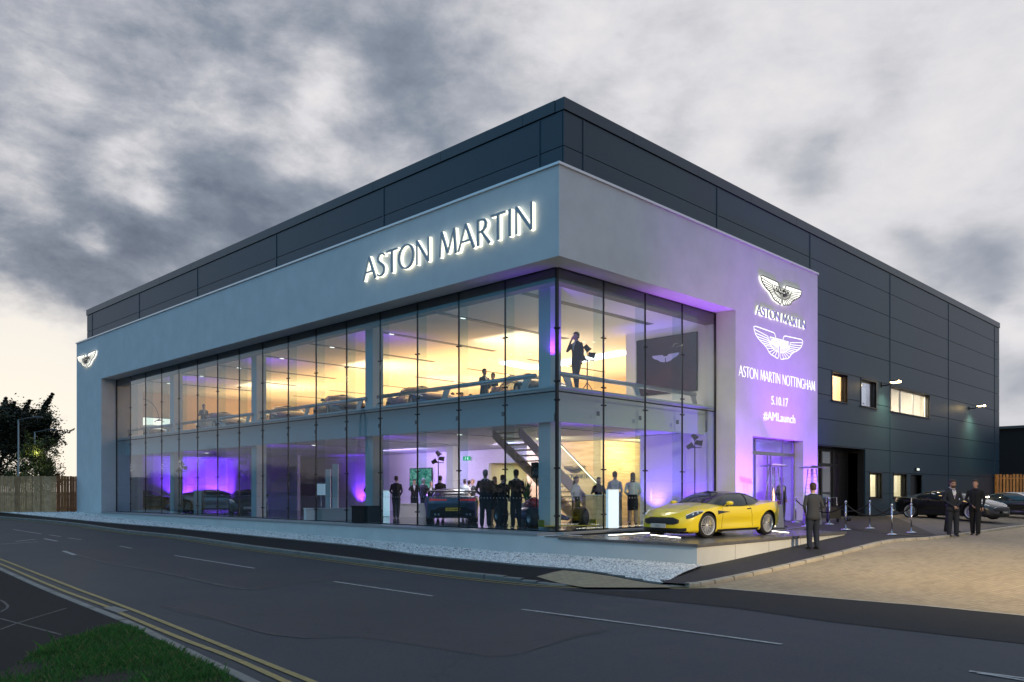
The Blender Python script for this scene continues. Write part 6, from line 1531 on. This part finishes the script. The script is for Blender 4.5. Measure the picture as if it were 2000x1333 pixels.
# stanchions and ropes
def stanchion(px, d, label, sign_=False):
    p = W(px, d); z = max(GZ(p.x, p.y)+.078, 0.0 if (p.y > 12.9 and p.x < 33.6) else -9); r = empty('barrier_post', (p.x, p.y, z), random.random(), label, 'barrier post', 'chrome rope barrier posts')
    mb = MB(); mb.lathe([(.001, 0), (.165, 0), (.165, .015), (.06, .045), (.03, .06), (.001, .06)], 24); mb.build('base', M['chrome'], r)
    mb = MB(); mb.tube([(0, 0, .05), (0, 0, .93)], .026, 12); mb.build('pole', M['chrome'], r); mb = MB(); mb.lathe([(.026, .90), (.036, .915), (.036, .95), (.02, .985), (.001, .99)], 16); mb.tube([(-.06, 0, .88), (.06, 0, .88)], .01, 6); mb.build('finial', M['chrome'], r)
    if sign_: mb = MB(); mb.box(-.13, .13, -.01, .01, 1.02, 1.16); mb.tube([(0, 0, .98), (0, 0, 1.02)], .01, 5); mb.build('sign_plate', M['inwhite'], r)
    return Vector((p.x, p.y, z+.88))
rowA = [stanchion(1574, 29.0, 'barrier post nearest the podium end behind the man in the blazer'), stanchion(1652, 27.6, 'barrier post at the right end of the podium wall'), stanchion(1742, 26.2, 'barrier post on the yard edge, nearest the camera')]
rowB = [stanchion(1554, 31.6, 'barrier post beside the main door, farthest left'), stanchion(1620, 30.0, 'barrier post in front of the dark side entrance'), stanchion(1699, 28.6, 'barrier post in front of the first lit ground window'), stanchion(1780, 27.4, 'barrier post with a small sign plate on top', True)]
for row, nm in ((rowA, 'front'), (rowB, 'rear')):
    for i, (a, b) in enumerate(zip(row[:-1], row[1:])):
        mb = MB(); mb.tube([a.lerp(b, t)+Vector((0, 0, -.34*4*t*(1-t))) for t in lin(0, 1, 14)], .021, 8)
        where = {('front', 0): 'behind the man in the blazer', ('front', 1): 'across the right half to the yard edge post', ('rear', 0): 'beside the main door', ('rear', 1): 'before the dark side entrance', ('rear', 2): 'ending at the post with the sign plate'}[(nm, i)]
        o = mb.build('barrier_rope', M['suit2']); tag(o, 'black drooping rope of the %s row %s' % (nm, where), 'rope', 'ropes between the barrier posts')
# trolley by the side entrance
p = W(1628, 31.5); tr = empty('hand_truck', (p.x, p.y, GZ(p.x, p.y)+.08), -TH, 'small dark trolley left by the side entrance', 'trolley'); mb = MB(); mb.box(-.22, .22, -.15, .15, .15, .6); mb.build('crate', M['matt'], tr); mb = MB(); mb.tube([(-.2, .16, .05), (-.2, .2, .95), (.2, .2, .95), (.2, .16, .05)], .015, 6); mb.build('handle', M['steel'], tr)
for sg in (-1, 1): mb = MB(); mb.lathe([(.001, -.02), (.09, -.02), (.09, .02), (.001, .02)], 14, mat=Matrix.Translation((sg*.2, .1, .09)) @ Matrix.Rotation(R(90), 4, 'Y')); mb.build('wheel', M['rubber'], tr)
# leafy plant behind the triple window
pl = empty('potted_plant', (43.6, BB+.9, 4.9), 0, 'leafy plant seen in the left pane of the triple upper window', 'plant'); mb = MB(); mb.lathe([(.001, 0), (.2, 0), (.26, .4), (.001, .4)], 14); mb.build('pot', M['steel'], pl)
mb = MB()
for _ in range(160):
    c = Vector((random.gauss(.2, .6), random.gauss(0, .15), .5+random.random()*1.0)); u = Vector((random.gauss(0, 1), random.gauss(0, 1), random.gauss(0, 1))).normalized()*.07; v = u.cross(Vector((random.random(), random.random(), 1))).normalized()*.035; mb.add([c-u, c+v, c+u, c-v], [(0, 1, 2, 3)])
mb.build('leaves', pbr('red_leaf', (.12, .05, .05), .6), pl, recalc=False)
# ================================================================== TREES
def tree(name, base, H, crown_r, label, cols, nleaf, seed, cz=.55, leaf=.13, squash=1.0, ntop=0):
    rd = random.Random(seed); root = empty(name, base, rd.random()*6, label, 'tree'); mb = MB(); tips = []
    def branch(p, d, L, r, lev):
        pts = [p]; q = p.copy(); dd = d.copy()
        for i in range(4):
            dd = (dd+Vector((rd.gauss(0, .16), rd.gauss(0, .16), rd.gauss(.06, .08)))).normalized(); q = q+dd*L/4; pts.append(q.copy())
        mb.tube(pts, [r*(1-.18*i) for i in range(5)], 6 if lev else 9)
        if lev >= 3: tips.extend(pts[2:]); return
        for k in range(3 if lev else 6):
            t = rd.uniform(.35, 1); i = min(3, int(t*4)); s = pts[i].lerp(pts[i+1], t*4-i if t < 1 else 0)
            nd = (dd+Vector((rd.gauss(0, .75), rd.gauss(0, .75), rd.gauss(.15, .4)))).normalized(); branch(s, nd, L*rd.uniform(.5, .72), r*.45, lev+1)
        if lev >= 1: tips.append(pts[-1])
    branch(Vector((0, 0, -.3)), Vector((0, 0, 1)), H*.55, H*.022, 0); mb.build('trunk', pbr('bark', (.05, .04, .032), .9), root)
    V = []; F = []; MI = []; cl = []
    for _ in range(70):
        a = rd.random()*6.28; zz = rd.uniform(-1, 1); rr = rd.uniform(.35, 1)**.5; c = Vector((cos(a)*math.sqrt(1-zz*zz)*crown_r*rr, sin(a)*math.sqrt(1-zz*zz)*crown_r*rr, H*cz+zz*H*(1-cz)*.86*rr*squash)); cl.append((c, rd.uniform(.28, .62)*crown_r*.55, rd.randrange(len(cols))))
    for t in tips: cl.append((t, rd.uniform(.12, .3)*crown_r*.8, rd.randrange(len(cols))))
    for k in range(ntop):
        a = rd.random()*6.28; c0 = Vector((cos(a)*crown_r*rd.uniform(.2, .9), sin(a)*crown_r*rd.uniform(.2, .9), H*rd.uniform(.7, .95)))
        d = Vector((cos(a)*.5, sin(a)*.5, 1)).normalized()
        for j in range(6): cl.append((c0+d*j*H*.028, .16*(7-j)/4, rd.randrange(len(cols))))
    for _ in range(nleaf):
        c, r, m = cl[rd.randrange(len(cl))]; p = c+Vector((rd.gauss(0, .5), rd.gauss(0, .5), rd.gauss(0, .42)))*r
        u = Vector((rd.gauss(0, 1), rd.gauss(0, 1), rd.gauss(0, .6))).normalized()*leaf*rd.uniform(.6, 1.2); v = u.cross(Vector((rd.gauss(0, 1), rd.gauss(0, 1), 1))).normalized()*leaf*.45; n = len(V)
        V += [tuple(p-u), tuple(p+v), tuple(p+u), tuple(p-v)]; F.append((n, n+1, n+2, n+3)); MI.append(m)
    m = MB(); m.v = V; m.f = F; m.mi = MI; m.sm = [False]*len(F); m.build('crown', cols, root, recalc=False); return root
def gp2(px, d): p = W(px, d); return (p.x, p.y, GZ(p.x, p.y))
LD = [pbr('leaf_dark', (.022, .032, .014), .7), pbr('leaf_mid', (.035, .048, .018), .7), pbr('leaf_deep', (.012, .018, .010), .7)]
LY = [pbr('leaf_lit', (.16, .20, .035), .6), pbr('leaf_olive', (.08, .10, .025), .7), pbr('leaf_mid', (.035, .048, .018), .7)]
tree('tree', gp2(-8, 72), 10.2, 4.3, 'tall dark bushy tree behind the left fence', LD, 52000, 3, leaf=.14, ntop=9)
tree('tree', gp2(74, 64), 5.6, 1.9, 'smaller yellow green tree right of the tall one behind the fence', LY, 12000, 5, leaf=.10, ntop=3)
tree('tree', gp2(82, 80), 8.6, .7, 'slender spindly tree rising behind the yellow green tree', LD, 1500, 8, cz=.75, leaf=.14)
p = gp2(70, 62.5); light('tree_lamp_light', 'POINT', (p[0], p[1], 4.2), 28, (1, .9, .5), radius=.2)
# dusk treeline, pylon and sheds across the road (they show in the facade glass)
mb = MB(); V = []; F = []; MI = []
rd = random.Random(4)
for _ in range(110000):
    y = rd.uniform(20, 330); hx = 5.6+1.3*math.sin(y*.21)+1.2*math.sin(y*.073+1)+.9*math.sin(y*.55)+(2.6 if 178 < y < 192 else 0); z = rd.random()**.75*hx*(1+rd.gauss(0, .06)); x = -52+rd.gauss(0, 1.4)
    s = rd.uniform(.12, .26); a = rd.random()*6.28; n = len(V); up = rd.uniform(-.6, .6)
    V += [(x, y-s*cos(a), z-s*up), (x+s*.3, y+s*.4*sin(a), z+s*.5), (x, y+s*cos(a), z+s*up), (x-s*.3, y-s*.4*sin(a), z-s*.5)]; F.append((n, n+1, n+2, n+3)); MI.append(rd.randrange(3))
mb.v = V; mb.f = F; mb.mi = MI; mb.sm = [False]*len(F)
tag(mb.build('treeline', LD, recalc=False), 'far dark line of trees across the road', 'treeline', kind='stuff')
py_ = empty('electricity_pylon', (-60, 137, 0), .4, 'lattice electricity pylon across the road mirrored in the glass', 'pylon'); mb = MB(); Hh = 19
lv = [(0, 1.9), (5, 1.35), (9, .95), (12.5, .6), (15.5, .5), (Hh, .1)]
for (z0, s0), (z1, s1) in zip(lv[:-1], lv[1:]):
    cs = [(-1, -1), (1, -1), (1, 1), (-1, 1)]
    for k in range(4):
        a, b = cs[k], cs[(k+1) % 4]; mb.tube([(a[0]*s0, a[1]*s0, z0), (a[0]*s1, a[1]*s1, z1)], .07, 4); mb.tube([(a[0]*s0, a[1]*s0, z0), (b[0]*s1, b[1]*s1, z1)], .045, 4); mb.tube([(b[0]*s0, b[1]*s0, z0), (a[0]*s1, a[1]*s1, z1)], .045, 4); mb.tube([(a[0]*s0, a[1]*s0, z0), (b[0]*s0, b[1]*s0, z0)], .045, 4)
mb.build('tower', M['slot'], py_)
for z, w_ in ((12.6, 3.6), (15.4, 4.2)):
    m = MB()
    for s in (-1, 1): m.tube([(0, s*.4, z), (0, s*w_, z+.15)], .06, 4); m.tube([(0, s*.4, z+1), (0, s*w_, z+.15)], .05, 4); m.tube([(0, s*w_, z+.1), (0, s*w_, z-1.2)], .05, 5)
    m.build('crossarm', M['slot'], py_)
